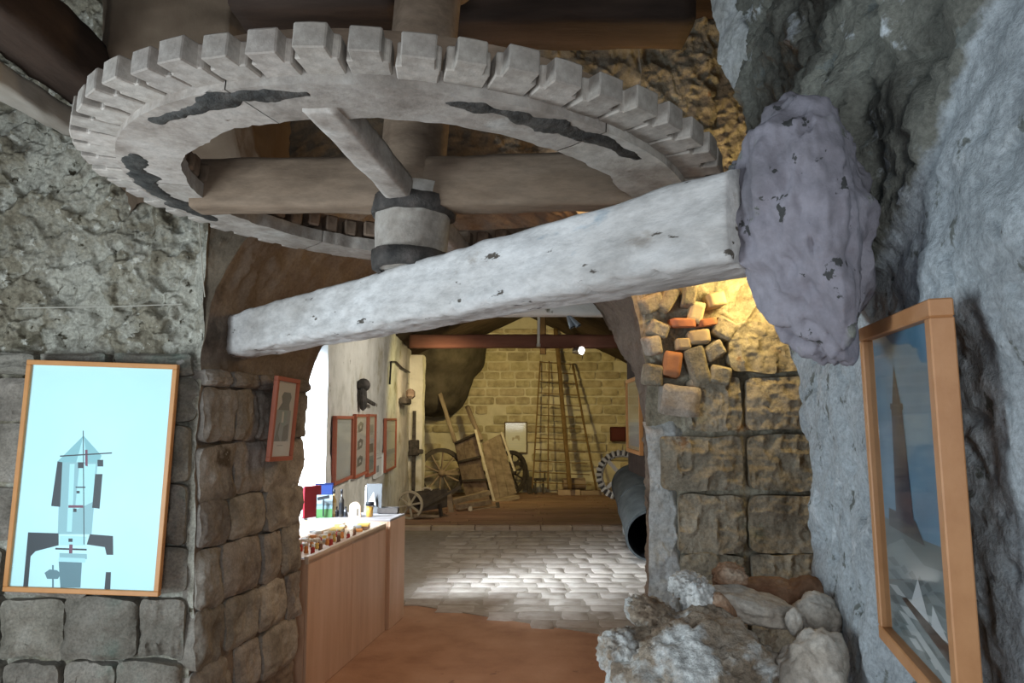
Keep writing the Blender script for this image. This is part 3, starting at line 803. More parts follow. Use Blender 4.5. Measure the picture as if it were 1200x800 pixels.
# ================================================================== BEAMS
bb = beam('support_beam', (-1.76, 4.755, 2.488), (.615, 1.915, 2.492), .235, .245, M_beam, res=.018, amp=.010, seed=5, gouge=.012)
tag(bb, 'massive whitewashed hewn beam crossing the whole archway under the cog wheel', 'beam')
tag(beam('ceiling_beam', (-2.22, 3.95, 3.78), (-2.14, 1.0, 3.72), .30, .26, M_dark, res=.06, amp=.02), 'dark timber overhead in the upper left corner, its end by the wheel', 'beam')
tag(beam('ceiling_beam', (-2.42, 4.1, 3.60), (-2.36, 1.0, 3.52), .12, .12, M_pale, res=.04, amp=.015, seed=4), 'pale split timber under the dark beam in the upper left corner', 'beam')
a_, b_ = at(470, 20, 3.05), at(797, 20, 3.05)
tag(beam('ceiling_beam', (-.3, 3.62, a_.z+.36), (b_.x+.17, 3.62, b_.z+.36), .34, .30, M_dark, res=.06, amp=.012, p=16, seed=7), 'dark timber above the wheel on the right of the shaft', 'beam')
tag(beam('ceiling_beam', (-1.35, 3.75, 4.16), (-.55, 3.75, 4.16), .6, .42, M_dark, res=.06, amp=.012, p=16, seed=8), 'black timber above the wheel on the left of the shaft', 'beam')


# ================================================================== FRAMED PICTURES
def framed(name, label, cat, corner, ux, uz, w, h, fw, fd, fmat, paper, draw=None, group=None, glass=True, backing=True):
    """corner = lower left of the front; ux, uz = unit vectors along width and height"""
    ux, uz = Vector(ux).normalized(), Vector(uz).normalized(); uy = uz.cross(ux).normalized()   # into the wall
    M = Matrix((ux, uy, uz)).transposed().to_4x4(); M.translation = corner
    root = bpy.data.objects.new(name, None); COL.objects.link(root); root.empty_display_size = .1
    root.matrix_world = M; tag(root, label, cat, group)
    for c, s in (((w/2, fd/2, fw/2), (w, fd, fw)), ((w/2, fd/2, h-fw/2), (w, fd, fw))):
        B().box(c, s, bev=.003).obj('frame_rail', fmat, root)
    for c, s in (((fw/2, fd/2, h/2), (fw, fd, h-2*fw)), ((w-fw/2, fd/2, h/2), (fw, fd, h-2*fw))):
        B().box(c, s, bev=.003).obj('frame_rail', fmat, root)
    B().box((w/2, fd*.75, h/2), (w-fw*1.2, fd*.3, h-fw*1.2)).obj('backing_board', fmat, root)
    b = B(); y0 = fd*.58
    b.poly([(fw*.9, y0, fw*.9), (w-fw*.9, y0, fw*.9), (w-fw*.9, y0, h-fw*.9), (fw*.9, y0, h-fw*.9)])
    mats = [paper]; n = [0]
    if draw:
        W_, H_ = w-2*fw, h-2*fw

        def shape(m, pts, lay=1):
            if m not in mats: mats.append(m)
            b.mi = mats.index(m); n[0] += 1
            b.poly([(fw+x*W_, y0-.0004*lay-.00002*n[0], fw+z*H_) for x, z in pts])
        draw(shape)
    bmesh.ops.recalc_face_normals(b.bm, faces=b.bm.faces)
    b.obj('print', mats, root)
    if glass:
        B().poly([(fw*.9, fd*.3, fw*.9), (w-fw*.9, fd*.3, fw*.9), (w-fw*.9, fd*.3, h-fw*.9), (fw*.9, fd*.3, h-fw*.9)]).obj('glass_pane', M_matglass if name == 'framed_poster' else M_glass, root)
    return root


def rc(x0, z0, x1, z1): return [(x0, z0), (x1, z0), (x1, z1), (x0, z1)]


ink = flat('ink', (.010, .022, .030)); ink2 = flat('ink_slate', (.10, .22, .26)); ink3 = flat('print_teal', (.22, .50, .54)); tw1 = flat('print_tower', (.26, .50, .54)); tw2 = flat('print_light', (.42, .78, .82)); inkr = flat('print_maroon', (.16, .04, .08))
sky_p = mat('poster_paper', [(.50, .86, .92), (.58, .93, .98)], 1.2, bump=0, rough=.5)


def draw_section(s):
    def X(px, py):  # photograph proportions -> sheet fractions
        # sheet corners in the picture: TL(33,425) TR(207,431) BL(5,688) BR(180,694)
        t = (py-425-(px-33)*.03)/264; x = (px-(33-28*t))/175
        return x, 1-t
    for m, pts in ((ink3, [(62, 543), (95, 511), (117, 535), (113, 545)]), (tw2, [(86, 543), (95, 511), (100, 543)]), (tw1, [(66, 543), (112, 543), (104, 628), (63, 628)]),
                   (tw2, [(78, 545), (84, 545), (80, 625), (74, 625)]), (tw2, [(90, 545), (110, 545), (106, 590), (84, 600)]),
                   (ink, [(63, 542), (69, 543), (66, 596), (55, 595)]), (ink, [(109, 557), (118, 557), (114, 598), (105, 597)]), (ink, [(112, 540), (119, 540), (119, 548), (112, 548)]),
                   (inkr, [(97, 528), (100, 528), (100, 548), (97, 547)]), (ink, [(88, 543), (95, 543), (95, 550), (88, 550)]), (ink, [(85, 572), (97, 572), (97, 573.5), (85, 573.5)]), (ink, [(86, 577), (90, 577), (90, 580), (86, 580)]),
                   (inkr, [(76, 594), (94, 594), (94, 597), (76, 597)]), (ink, [(82, 598), (86, 598), (86, 602), (82, 602)]), (ink, [(66, 535), (130, 531), (130, 532.5), (66, 536.5)]),
                   (ink, [(27, 626), (64, 627), (64, 641), (36, 648), (30, 654), (27, 690), (21, 690)]), (ink, [(102, 628), (130, 630), (130, 652), (122, 652), (120, 643), (98, 640)]),
                   (tw2, [(66, 630), (98, 631), (96, 641), (65, 641)]), (ink, [(60, 644), (98, 645), (98, 647), (60, 646)]), (inkr, [(77, 640), (81, 640), (80, 661), (76, 660)]),
                   (tw1, [(65, 650), (98, 651), (98, 657), (65, 656)]), (ink2, [(64, 660), (92, 661), (90, 690), (66, 690)]), (tw2, [(64, 655), (96, 656), (96, 661), (64, 660)]),
                   (ink2, [(47, 673), (53, 669), (62, 670), (67, 674), (63, 680), (50, 680)]), (ink2, [(56, 664), (58, 664), (58, 690), (56, 690)]), (ink, [(121, 672), (127, 672), (126, 692), (119, 692)]),
                   (ink, [(76, 633), (81, 633), (81, 637), (76, 637)]), (ink, [(94.3, 505), (95.3, 505), (95.3, 640), (94.3, 640)])):
        s(m, [X(*p) for p in pts])


c0 = at(2, 693, 4.07); c1 = at(185, 700, 4.07); c2 = at(30, 421, 4.09)
framed('framed_poster', 'large pale cyan poster of a windmill cross-section in a thin orange frame', 'poster', c0, c1-c0, c2-c0, (c1-c0).length, (c2-c0).length, .026, .035, M_frame2, sky_p, draw_section)

# tall sea picture on the right wall, hung from a nail
seasky = mat('sea_sky', [(.05, .13, .20), (.10, .23, .34), (.20, .36, .46)], 1.3, bump=0, rough=.5, stretch=(1, 1, 2)); sea1 = flat('sea_dark', (.10, .14, .15)); sea2 = flat('sea_grey', (.17, .22, .23)); foam = flat('foam', (.42, .47, .48)); towr = flat('tower_navy', (.015, .022, .045)); towb = flat('tower_base', (.04, .05, .06))
boatc = flat('boat_brown', (.05, .035, .03)); sail = flat('sail_white', (.55, .60, .62))


def draw_sea(s):
    s(sea2, rc(0, 0, 1, .36)); s(sea1, [(0, .28), (.3, .34), (.6, .30), (1, .33), (1, .39), (.5, .37), (0, .38)])
    for z in (.24, .20, .15, .11, .06, .03):
        rr_ = random.Random(int(z*100)); x = 0
        while x < .95:
            w = rr_.uniform(.08, .3); s(foam if rr_.random() < .5 else sea1, [(x, z), (x+w*.5, z-.012), (min(1, x+w), z+.004), (x+w*.5, z+.018)]); x += w
    s(towb, [(.08, .36), (.64, .36), (.52, .42), (.10, .42)])
    s(towr, [(.22, .40), (.50, .40), (.44, .755), (.27, .755)])
    s(towr, [(.25, .755), (.46, .755), (.46, .775), (.25, .775)]); s(towr, [(.29, .775), (.42, .775), (.355, .90)])
    s(towb, [(.345, .69), (.375, .69), (.375, .73), (.345, .73)])
    s(sail, [(.34, .13), (.62, .14), (.50, .245)]); s(sail, [(.64, .12), (.85, .13), (.68, .20)]); s(boatc, [(.22, .14), (.98, .06), (1, .12), (.9, .12), (.3, .155)])
    s(foam, [(.15, .09), (.9, .0), (.98, .02), (.3, .10)])


A0 = at(1030, 747, 2.08); A1 = A0+Vector((-.135, -.60, -.012)); A2 = at(1006, 385, 2.07)
framed('framed_picture', 'tall wooden framed picture of a dark tower above a stormy sea, on the right wall', 'picture', A0, A1-A0, A2-A0, (A1-A0).length, (A2-A0).length, .036, .045, M_frame, seasky, draw_sea)
p = at(1044, 352, 2.12)
nail = thing('nail', 'dark bent nail in the right wall above the tower picture', 'nail', p)
B().cyl((-.028, 0, .004), (.05, 0, -.006), .004, n=8).obj('shank', M_iron, nail); B().cyl((-.034, 0, .005), (-.026, 0, .004), .009, n=10).obj('head', M_iron, nail)
# small picture on the arch jamb
papr = flat('paper_cream', (.62, .60, .54)); grey1 = flat('print_grey', (.20, .20, .17)); grey2 = flat('print_midgrey', (.33, .35, .34)); grey3 = flat('print_green', (.30, .36, .33)); line = flat('print_line', (.30, .30, .29))


def draw_jamb(s):
    s(grey1, [(.30, .80), (.40, .86), (.75, .86), (.82, .80), (.74, .70), (.78, .62), (.18, .62), (.36, .72)]); s(grey2, rc(.10, .20, .86, .62)); s(grey3, [(.30, .44), (.62, .40), (.70, .62), (.28, .62)])
    s(grey1, [(.12, .20), (.26, .42), (.36, .46), (.30, .30), (.44, .20)]); s(grey1, [(.50, .20), (.55, .40), (.78, .44), (.84, .24), (.7, .2)]); s(papr, [(.40, .45), (.52, .45), (.50, .60), (.42, .60)]); s(line, rc(.3, .14, .6, .15))


n_ = Vector((dj[1], -dj[0], 0)); n_ = n_ if n_.x > 0 else -n_
a = at(316, 541, 4.72); bq = at(343, 539, 5.06); c = at(327, 440, 4.73)
framed('framed_picture', 'small red-brown framed print of mill gear on the left jamb of the arch', 'picture', a, bq-a, c-a, (bq-a).length, (c-a).length, .028, .03, M_redframe, papr, draw_jamb)
# pictures on the limewashed wall of the far room
X0 = -1.90
def wallpic(label, px0, px1, ty, by, fm, paper, draw, fw=.035, name='framed_picture', cat='picture', glass=True):
    Y0, Y1 = [(1.91-.258)/(-(q-600)/900-.0315) for q in (px0, px1)]; X0 = -(1.91+.0315*(Y0-8.2))
    z1 = at(px0, ty, Y0).z; z0 = at(px0, by, Y0).z
    framed(name, label, cat, Vector((X0, Y0, z0)), (-.0315, 1, 0), (0, 0, 1), Y1-Y0, z1-z0, fw, .05, fm, paper, draw, glass=glass)


pgrey = flat('paper_grey', (.50, .55, .55)); pwht = flat('paper_white', (.78, .79, .76))
def draw_tools(s):
    for j, z in enumerate((.72, .42, .12)):
        s(grey1, [(.3, z), (.65, z+.03), (.75, z+.16), (.5, z+.2), (.25, z+.14)]); s(papr, [(.42, z+.06), (.58, z+.08), (.55, z+.13), (.42, z+.12)]); s(grey2, [(.15, z), (.25, z), (.3, z+.07)])
def draw_two(s):
    s(grey2, rc(.15, .68, .85, .86)); s(grey1, rc(.15, .36, .85, .52)); s(grey3, rc(.12, .05, .88, .30))
def draw_lines(s):
    for k in range(9): s(pgrey, rc(.12, .12+k*.085, .88-.12*(k % 3 == 0), .125+k*.085))


wallpic('red framed grey panel, first on the whitewashed wall, nearest the doorway', 396, 416, 487, 569, M_redframe, pgrey, None)
wallpic('red framed sheet of three dark drawings on the whitewashed wall', 419, 433, 485, 561, M_redframe, papr, draw_tools)
wallpic('narrow red framed sheet close beside the sheet of three drawings', 434, 442.5, 485, 559, M_redframe, papr, draw_two)
wallpic('small unframed white note below the gap between the framed sheets', 443, 451, 533, 561, pwht, pwht, lambda s: (s(grey2, rc(.2, .2, .6, .5)), s(line, rc(0, .8, 1, .84))), .01, 'paper_note', 'note', False)
wallpic('pale framed sheet with a red edge, farthest along the whitewashed wall', 454, 466, 490, 554, M_redframe, pwht, None)
bn = [at(591, 531, 20.4), at(618, 531, 20.4), at(591, 494, 20.4)]
framed('information_panel', 'pale notice panel in a thin dark frame on the yellow rear wall', 'notice', bn[0], (1, 0, 0), (0, 0, 1), (bn[1]-bn[0]).length, (bn[2]-bn[0]).length, .03, .04, flat('frame_dark', (.12, .08, .04)), flat('paper_ivory', (.66, .66, .56)), draw_lines)
rb = at(715, 517, 20.28)
t = thing('wall_box', 'small dark red box on the rear wall beside the sail lattice', 'box', rb)
B().box((.22, .06, .19), (.42, .14, .38), bev=.02).obj('case', flat('red_box', (.06, .012, .01)), t); B().box((.22, -.018, .19), (.34, .02, .30), bev=.01).obj('door', flat('red_box_door', (.08, .015, .012)), t)
# picture edge-on behind the pier, on an added dark board standing in for shadow
a = at(734, 529, 6.55); bq = at(752, 535, 5.83); c = at(734, 445, 6.55)
framed('framed_picture', 'orange framed chart seen edge-on behind the right side of the arch', 'picture', Vector((.975, 6.62, a.z)), (-.02, -1, 0), (0, 0, 1), .80, c.z-a.z, .03, .03, M_frame2, flat('chart', (.40, .38, .28)),
       lambda s: (s(flat('chart_blue', (.22, .32, .42)), rc(.1, .05, .9, .4)), s(flat('chart_ochre', (.34, .28, .16)), rc(.1, .45, .9, .95))))
tag(B().box((1.04, 6.2, (a.z+c.z)/2), (.05, 1.15, .95)).obj('trim_8', M_dark), kind='structure')
# ================================================================== WIRES ON THE LEFT WALL
b = B(); q = [at(20, 361, 4.14), at(70, 360, 4.13), at(140, 359, 4.13), at(214, 356, 4.13)]
tag(b.tube(q, .0032, 6).obj('wire', M_string), 'thin taut wire running level across the left wall above the poster', 'wire')
q = [at(233, 262, 4.1), at(236, 300, 4.12), at(238, 330, 4.13), at(240, 348, 4.13)]
tag(B().tube(q, .0035, 6).obj('cord', M_string), 'thin cord hanging down the left wall from under the wheel rim', 'cord')
# ================================================================== DISPLAY COUNTERS
def ux_(y): return -1.2+.15*(y-7.53)


def counter(name, label, ya, yb, back, top, shift=0, lip=True):
    a = Vector((ux_(ya)+shift, ya, 0)); bq = Vector((ux_(yb)+shift, yb, 0)); L = (bq-a).length
    rz = math.atan2(bq.y-a.y, bq.x-a.x)
    root = thing(name, label, 'counter', a, (0, 0, rz))
    n = max(1, round(L/1.1)); w = L/n
    for i in range(n):
        B().box((w*(i+.5), .011, top/2-.01), (w-.003, .022, top-.02), bev=.003).obj('front_panel', M_counter, root)
    B().box((L-.011, back/2+.012, top/2-.01), (.022, back-.024, top-.02), bev=.003).obj('end_panel', M_counter, root)
    B().box((.011, back/2+.012, top/2-.01), (.022, back-.024, top-.02), bev=.003).obj('end_panel', M_counter, root)
    if lip:
        B().box((L/2, back/2, top-.045), (L, back, .018), bev=.002).obj('display_tray', M_ctop, root)
        for c_, s_ in (((L/2, .018, top-.02), (L, .036, .04)), ((L/2, back-.018, top-.02), (L, .036, .04)), ((L-.018, back/2, top-.02), (.036, back-.08, .04))):
            B().box(c_, s_, bev=.003).obj('edge_strip', M_ctop, root)
    else:
        B().box((L/2, back/2, top-.01), (L, back, .022), bev=.003).obj('counter_top', flat('laminate', (.30, .27, .26), .55), root)
    return root, rz


C1, rz1 = counter('display_counter', 'long wooden panelled display counter heaped with trinkets, left of the archway floor', 5.70, 7.50, .44, 1.0)
C2, rz2 = counter('display_counter', 'shorter taller counter at the far end of the trinket display, with pale top', 7.53, 8.02, .92, 1.03, shift=.03, lip=False)
M1 = Matrix.Translation(C1.location) @ Matrix.Rotation(rz1, 4, 'Z')
M2 = Matrix.Translation(C2.location) @ Matrix.Rotation(rz2, 4, 'Z')
tcol = [flat('trinket_red', (.45, .05, .04), .4), flat('trinket_orange', (.62, .25, .07), .5), flat('trinket_cream', (.66, .58, .46), .6), flat('trinket_brown', (.20, .10, .06), .5),
        flat('trinket_yellow', (.68, .46, .12), .5), flat('trinket_green', (.10, .20, .12), .5), flat('trinket_grey', (.36, .36, .36), .4), flat('trinket_white', (.72, .70, .66), .5), flat('trinket_slate', (.12, .14, .18), .4)]
cname = ['red', 'orange', 'cream', 'brown', 'yellow', 'green', 'grey', 'white', 'slate']


def put(root, M, x, y, z, rz=0):
    root.matrix_world = M @ Matrix.Translation((x, y, z)) @ Matrix.Rotation(rz, 4, 'Z')


def figurine(ci, x, y, h, M, z, grp, lab):
    t = thing('figurine', lab, 'figurine', group=grp)
    B().lathe([(0, 0), (.016, 0), (.019, .006), (.014, h*.35), (.017, h*.55), (.009, h*.7), (0, h*.72)], n=10).obj('figure_body', tcol[ci], t, sm=True)
    B().sph((0, 0, h*.84), h*.17, 10).obj('figure_head', tcol[2], t, sm=True)
    put(t, M, x, y, z, rnd.uniform(0, 6)); return t


zT = 1.0-.036
ORD = ['first', 'second', 'third', 'fourth', 'fifth', 'sixth', 'seventh', 'eighth', 'ninth', 'tenth']
for i in range(16):
    ci = (0, 1, 0, 3, 4, 1)[i % 6]
    figurine(ci, .30+.062*i+rnd.uniform(-.015, .015), .10+.07*(i % 3)+rnd.uniform(-.01, .01), rnd.uniform(.06, .10), M1, zT, 'little figurines in the middle of the trinket tray', f"{ORD[[(0, 1, 0, 3, 4, 1)[q % 6] for q in range(i)].count(ci)]} little {cname[ci]} figurine from the near end of the trinket tray")

dm = [B().lathe([(0, 0), (.020, 0), (.024, .005), (.022, .011), (0, .013)], n=12).mesh('pebble', tcol[k], True) for k in (3, 8, 6, 2)]
for i in range(20):
    o = link('pebble', dm[i % 4]); tag(o, f"{ORD[i//4]} {('brown', 'slate', 'grey', 'cream')[i % 4]} polished token from the near end of the tray's front lip", 'token', 'tokens along the front lip of the tray'); put(o, M1, .02+i*.052, .062+.012*(i % 2), zT)
bxm = [noisy(B().box((0, 0, .012), (.075, .05, .024), bev=.004).mesh('packet', tcol[k]), .002, 20, k) for k in (2, 4, 7, 6, 1)]
packs = []
for i in range(38):
    x = .05+(i*.137) % 1.66; y = .22+.24*((i*.618) % 1)
    if x > 1.3: y = .12+.32*((i*.618) % 1)
    o = link('packet', bxm[i % 5]); packs.append((i % 5, x, o)); put(o, M1, x, y, zT+.004+.012*(i % 3), rnd.uniform(-1.5, 1.5))
for k in range(5):
    for j, (_, _, o) in enumerate(sorted([q for q in packs if q[0] == k], key=lambda q: q[1])): tag(o, f"{ORD[j]} {('cream', 'yellow', 'white', 'grey', 'orange')[k]} flat packet from the near end of the trinket tray", 'packet', 'flat packets scattered in the counter tray')
for k, (x, y, ci, lab) in enumerate([(1.62, .16, 4, 'flat yellow and brown box at the far end of the trinket tray'), (1.32, .30, 4, 'bright yellow rounded box in the back half of the trinket tray')]):
    t = thing('gift_box', lab, 'box')
    B().box((0, 0, .02), (.15, .11, .036), bev=.006).obj('box_base', tcol[3], t); B().box((0, 0, .043), (.156, .116, .014), bev=.004).obj('box_lid', tcol[ci], t); put(t, M1, x, y, zT+.002, .2)


def book(lab, x, y, w, h, th, col, M, z, rz, tilt=.12, cover=None):
    t = thing('book', lab, 'book')
    m = flat('cover', col, .4)
    B().box((0, 0, h/2), (th, w, h), bev=.0015).obj('page_block', tcol[7], t)
    for sx in (-1, 1): B().box((sx*(th/2+.0015), 0, h/2), (.003, w+.006, h+.006)).obj('cover', m, t)
    B().box((0, -w/2-.0015, h/2), (th+.006, .003, h+.006)).obj('spine', m, t)
    if cover:
        for mc, (a0, b0, a1, b1) in cover:
            bb_ = B().box((th/2+.0035, (a0+a1)/2*w-w/2, (b0+b1)/2*h), (.001, (a1-a0)*w, (b1-b0)*h)); bb_.obj('cover_print', mc, t)
    t.matrix_world = M @ Matrix.Translation((x, y, z)) @ Matrix.Rotation(rz, 4, 'Z') @ Matrix.Rotation(tilt, 4, 'Y')
    return t


zS = 1.0
gcov = [(flat('cover_sky', (.24, .30, .32), .4), (0, .55, 1, 1)), (flat('cover_hills', (.16, .24, .26), .4), (0, .38, 1, .6)), (flat('cover_grass', (.07, .18, .06), .4), (0, 0, 1, .38))]
# world placement: stand on the tray, faces turned to the viewer
def wbook(lab, px, py, Y, w, h, th, col, rz, cover=None, tilt=0):
    p = at(px, py, Y); p.z = 1.031
    return book(lab, 0, 0, w, h, th, col, Matrix.Translation(p), 0, rz, tilt, cover)


wbook('upright bright red book at the left of the books on the counter', 365, 607, 7.72, .20, .30, .022, (.32, .02, .03), -.62)
wbook('upright blue book between the red book and the green landscape book', 379, 603, 7.90, .18, .31, .018, (.02, .035, .13), -1.0, [(flat('cover_navy', (.05, .09, .30), .4), (.1, .55, .95, .95))])
wbook('book with a green meadow on its cover, in front of the blue book', 380, 605, 7.66, .15, .22, .014, (.03, .03, .035), -1.38, gcov, -.10)
t = thing('price_card', 'black card strip leaning across the top of the green book', 'card', at(379, 583, 7.62)); B().box((0, 0, 0), (.12, .006, .032), bev=.002).obj('card', M_black, t, rot=(0, -.2, 0)); B().box((0, .012, -.10), (.012, .012, .16)).obj('card_stem', M_black, t)


def bottle(lab, px, h, r, col, label_c, grp=None, Y=7.72, x2=None):
    p = at(px, 600, Y); p.z = 1.032
    t = thing('bottle', lab, 'bottle', p, group=grp)
    B().lathe([(0, 0), (r, 0), (r*1.02, .004), (r, h*.60), (r*.35, h*.72), (r*.33, h*.92), (0, h*.92)], n=16).obj('glass_body', col, t, sm=True)
    B().lathe([(0, h*.84), (r*.45, h*.84), (r*.45, h), (0, h)], n=12).obj('stopper', M_black, t, sm=True)
    B().lathe([(r*1.03, h*.12), (r*1.03, h*.52)], n=16).obj('paper_label', label_c, t, sm=True)


bottle('slim clear bottle of golden liquid with a black stopper, second counter', 391, .27, .026, flat('golden', (.48, .32, .12), .15), flat('lab_gold', (.55, .42, .22)))
bottle('slim dark bottle with a white neck and black stopper beside the golden one', 400, .27, .026, flat('darkglass', (.04, .035, .03), .15), M_black)
bottle('small dark vial between the two slim bottles', 394.5, .10, .020, flat('vial', (.05, .04, .04), .2), M_black)
bottle('small dark vial to the right of the slim bottles', 405, .10, .020, flat('vial2', (.05, .05, .06), .2), M_black)
# small wooden house block, jar, photo stand
p = at(416, 603, 7.72); p.z = 1.031
t = thing('wooden_house', 'pale wooden round-topped block with a narrow dark slot, on the far counter', 'ornament', p)
n = 12; pts = [(-.055, -.02, 0), (.055, -.02, 0)]+[(.055*math.cos(PI*i/n), -.02, .10+.045*math.sin(PI*i/n)) for i in range(n+1)]
B().poly(pts, .04, (0, 1, 0)).obj('block', M_ctop, t); B().box((.028, -.021, .05), (.012, .004, .07)).obj('slot', M_black, t)
p = at(433, 604, 7.72); p.z = 1.031
t = thing('jar', 'glass of amber liquid with a dark lid near the corner of the far counter', 'jar', p)
B().lathe([(0, 0), (.030, 0), (.036, .105), (0, .105)], n=20).obj('amber_fill', flat('amber', (.62, .32, .05), .2), t, sm=True)
B().lathe([(.032, 0), (.040, .14), (.042, .14)], n=20).obj('glass_wall', M_glass, t, sm=True); B().lathe([(0, .112), (.043, .112), (.043, .145), (0, .145)], n=20).obj('lid', M_black, t, sm=True)
p = at(440, 602, 8.0); p.z = 1.031
t = thing('photo_stand', 'leaning black and white picture board behind the amber glass', 'picture', p)
B().box((-.02, 0, .15), (.16, .008, .30), bev=.002).obj('board', flat('photo_dark', (.09, .09, .09), .4), t, rot=(-.12, 0, 0)); B().box((-.105, -.006, .14), (.018, .01, .28)).obj('edge', M_whitep, t, rot=(-.12, 0, 0))
B().poly([(-.09, -.012, .09), (-.02, -.016, .22), (.01, -.012, .08)], .003, (0, -1, 0)).obj('picture_print', flat('photo_grey', (.42, .42, .42)), t)
p = at(455, 602, 8.0); p.z = 1.031
t = thing('storage_tray', 'low dark tray at the right end of the far counter', 'tray', p)
B().box((0, 0, .010), (.20, .10, .012)).obj('tray_base', M_black, t)
for dx, dy, sx, sy in ((0, .05, .2, .008), (0, -.05, .2, .008), (.1, 0, .008, .1), (-.1, 0, .008, .1)): B().box((dx, dy, .035), (sx, sy, .055)).obj('tray_side', M_cartdark, t)

# ================================================================== ROCKS ON THE BLUE DRUM
t = thing('blue_drum', 'round dull blue drum carrying the heap of rocks, lower right', 'drum', (.65, 2.60, 0))
B().lathe([(.32, 0), (.34, .01), (.34, .28), (.352, .30), (.34, .32), (.34, .56), (.352, .58), (.34, .60), (.34, .80), (0, .80)], n=40).obj('drum_wall', M_blue, t, sm=True, angle=50)
B().lathe([(.335, .79), (.350, .79), (.354, .81), (.350, .83), (.335, .83)], n=40).obj('drum_rim', M_blue, t, sm=True)


def rock(lab, px, py, Y, rad, mt, seed, rz=0, cat='rock', facet=.18, rough_=.05, sub=5, rid=.08, zoff=0, tilt=0):
    bm = bmesh.new(); bmesh.ops.create_icosphere(bm, subdivisions=sub, radius=1)
    V = np.array([v.co[:] for v in bm.verts]); o = seed*7.7
    d1, d2 = worley(V*.9+o, 1.3, seed)
    r = 1+facet*(d1-.5)*-1.2+.13*fbm(V+o, 1.3, 3, seed)+rid*fbm(V+o, 3.2, 4, seed+3, ridge=True)+rough_*fbm(V+o, 8, 4, seed+5)
    pit = sstep(.25, .55, fbm(V+o, 7, 3, seed+9)); r = r-.06*pit*rid/.08
    Q = V*r[:, None]*np.array(rad)
    for v, q in zip(bm.verts, Q): v.co = q
    me = bpy.data.meshes.new('rock'); bm.to_mesh(me); bm.free(); me.materials.append(mt); smooth(me)
    p = at(px, py, Y); p.z += zoff
    o_ = link('rock', me, None, p, (0, tilt, rz)); return tag(o_, lab, cat, 'rocks heaped on the blue drum')


rock('largest pale brown boulder with white veins, bulging over the drum', 818, 812, 2.48, (.27, .27, .235), M_boulder, 1, .3, rid=.12, rough_=.06, sub=6, tilt=.1)
rock('pale smooth angular rock at the right of the heap against the wall', 952, 800, 2.36, (.095, .12, .15), M_beige, 2, .4, facet=.4, rough_=.03)
rock('white coral-like knobbly stone standing on the left of the heap', 820, 712, 2.60, (.055, .06, .085), M_coral, 3, .3, rid=.2, rough_=.12)
rock('small whitish knobbly stone at the top left of the heap', 806, 686, 2.68, (.065, .06, .045), M_coral, 4, .9, rid=.2, rough_=.12)
rock('small orange-stained stone crowning the heap', 855, 676, 2.72, (.055, .06, .045), M_ochre, 5, 0, rid=.16, rough_=.08)
rock('long rust-brown stone lying behind the tan slab', 890, 698, 2.80, (.15, .08, .06), M_ochre, 6, .1, rid=.10)
rock('tan split slab leaning on the big boulder', 880, 712, 2.62, (.15, .09, .055), M_beige, 7, -.2, facet=.35, rough_=.03, tilt=.2)
rock('brown rounded stone at the back right of the heap', 948, 704, 2.78, (.105, .10, .085), M_ochre, 8, .5)
rock('grey-brown stone above the angular rock, touching the wall', 958, 722, 2.60, (.07, .08, .08), M_beige, 9, .5)
rock('tiny upright tan stone wedged in the dark gap', 930, 728, 2.46, (.022, .025, .040), M_beige, 10, .2, sub=4)
rock('ochre egg-shaped stone beside the white coral-like one', 845, 722, 2.56, (.045, .05, .07), M_ochre, 11, .2, rid=.05)
rock('grey pitted rubble stone on the left slope of the heap', 765, 722, 2.62, (.10, .08, .055), M_boulder, 12, .5, rid=.2, rough_=.12, tilt=.5)
rock('flaky tan stone at the lower left edge of the heap', 728, 765, 2.52, (.075, .09, .07), M_boulder, 13, .2, rid=.2, rough_=.14, tilt=.4)

# ================================================================== FAR ROOM THINGS
def wheel_part(parent, c, r, w, axis, mt, ns=10, name='wheel', tyre=.05, spoke_m=None, hub=.09):
    """spoked wheel: part with spokes and hub as its sub-parts"""
    M = Matrix.Translation(c) @ Vector(axis).to_track_quat('Z', 'Y').to_matrix().to_4x4()
    b = B().lathe([(r-tyre, -w/2), (r, -w/2), (r, w/2), (r-tyre, w/2), (r-tyre, -w/2)], n=36)
    o = b.obj(name, mt, parent, sm=True, angle=50); o.matrix_local = M
    sp = B().bar((hub*.8, 0, 0), (r-tyre*.8, 0, 0), .036, .03).mesh('spoke', spoke_m or mt)
    for i in range(ns): link('spoke', sp, o, (0, 0, 0), (0, 0, 2*PI*i/ns+.2))
    B().lathe([(0, -w*1.4), (hub*.7, -w*1.4), (hub, 0), (hub*.7, w*1.4), (0, w*1.4)], n=16).obj('hub', spoke_m or mt, o, sm=True)
    return o


ZP = .08
# tipped cart
cc = at(560, 582, 19.0); t = thing('old_cart', 'tipped-up two-wheeled wooden farm cart with its shafts in the air, rear left', 'cart', (cc.x, 19.0, ZP), (0, 0, .12))
wl = at(518, 550, 19.2); wrr = at(604, 553, 19.6)
wheel_part(t, (wl.x-cc.x, .0, .60), .60, .09, (.35, -1, .05), M_cartdark, 10, spoke_m=M_oldwood, tyre=.10)
wheel_part(t, (wrr.x-cc.x-.02, .62, .56), .55, .09, (.75, -1, .05), M_cartdark, 10, tyre=.10)
B().bar((wl.x-cc.x, .0, .60), (wrr.x-cc.x, .62, .56), .09, .09).obj('axle', M_oldwood, t)
def quadplank(name, pts, th, mt, n, parent, d=(0, 1, 0), lab=None):
    """boards filling a quad: pts bottom-left, bottom-right, top-right, top-left"""
    bl, br, tr, tl_ = [Vector(p) for p in pts]
    for i in range(n):
        a, b_ = i/n+.004, (i+1)/n-.004
        B().poly([bl.lerp(br, a), bl.lerp(br, b_), tl_.lerp(tr, b_), tl_.lerp(tr, a)], th, d).obj(name, mt, parent)


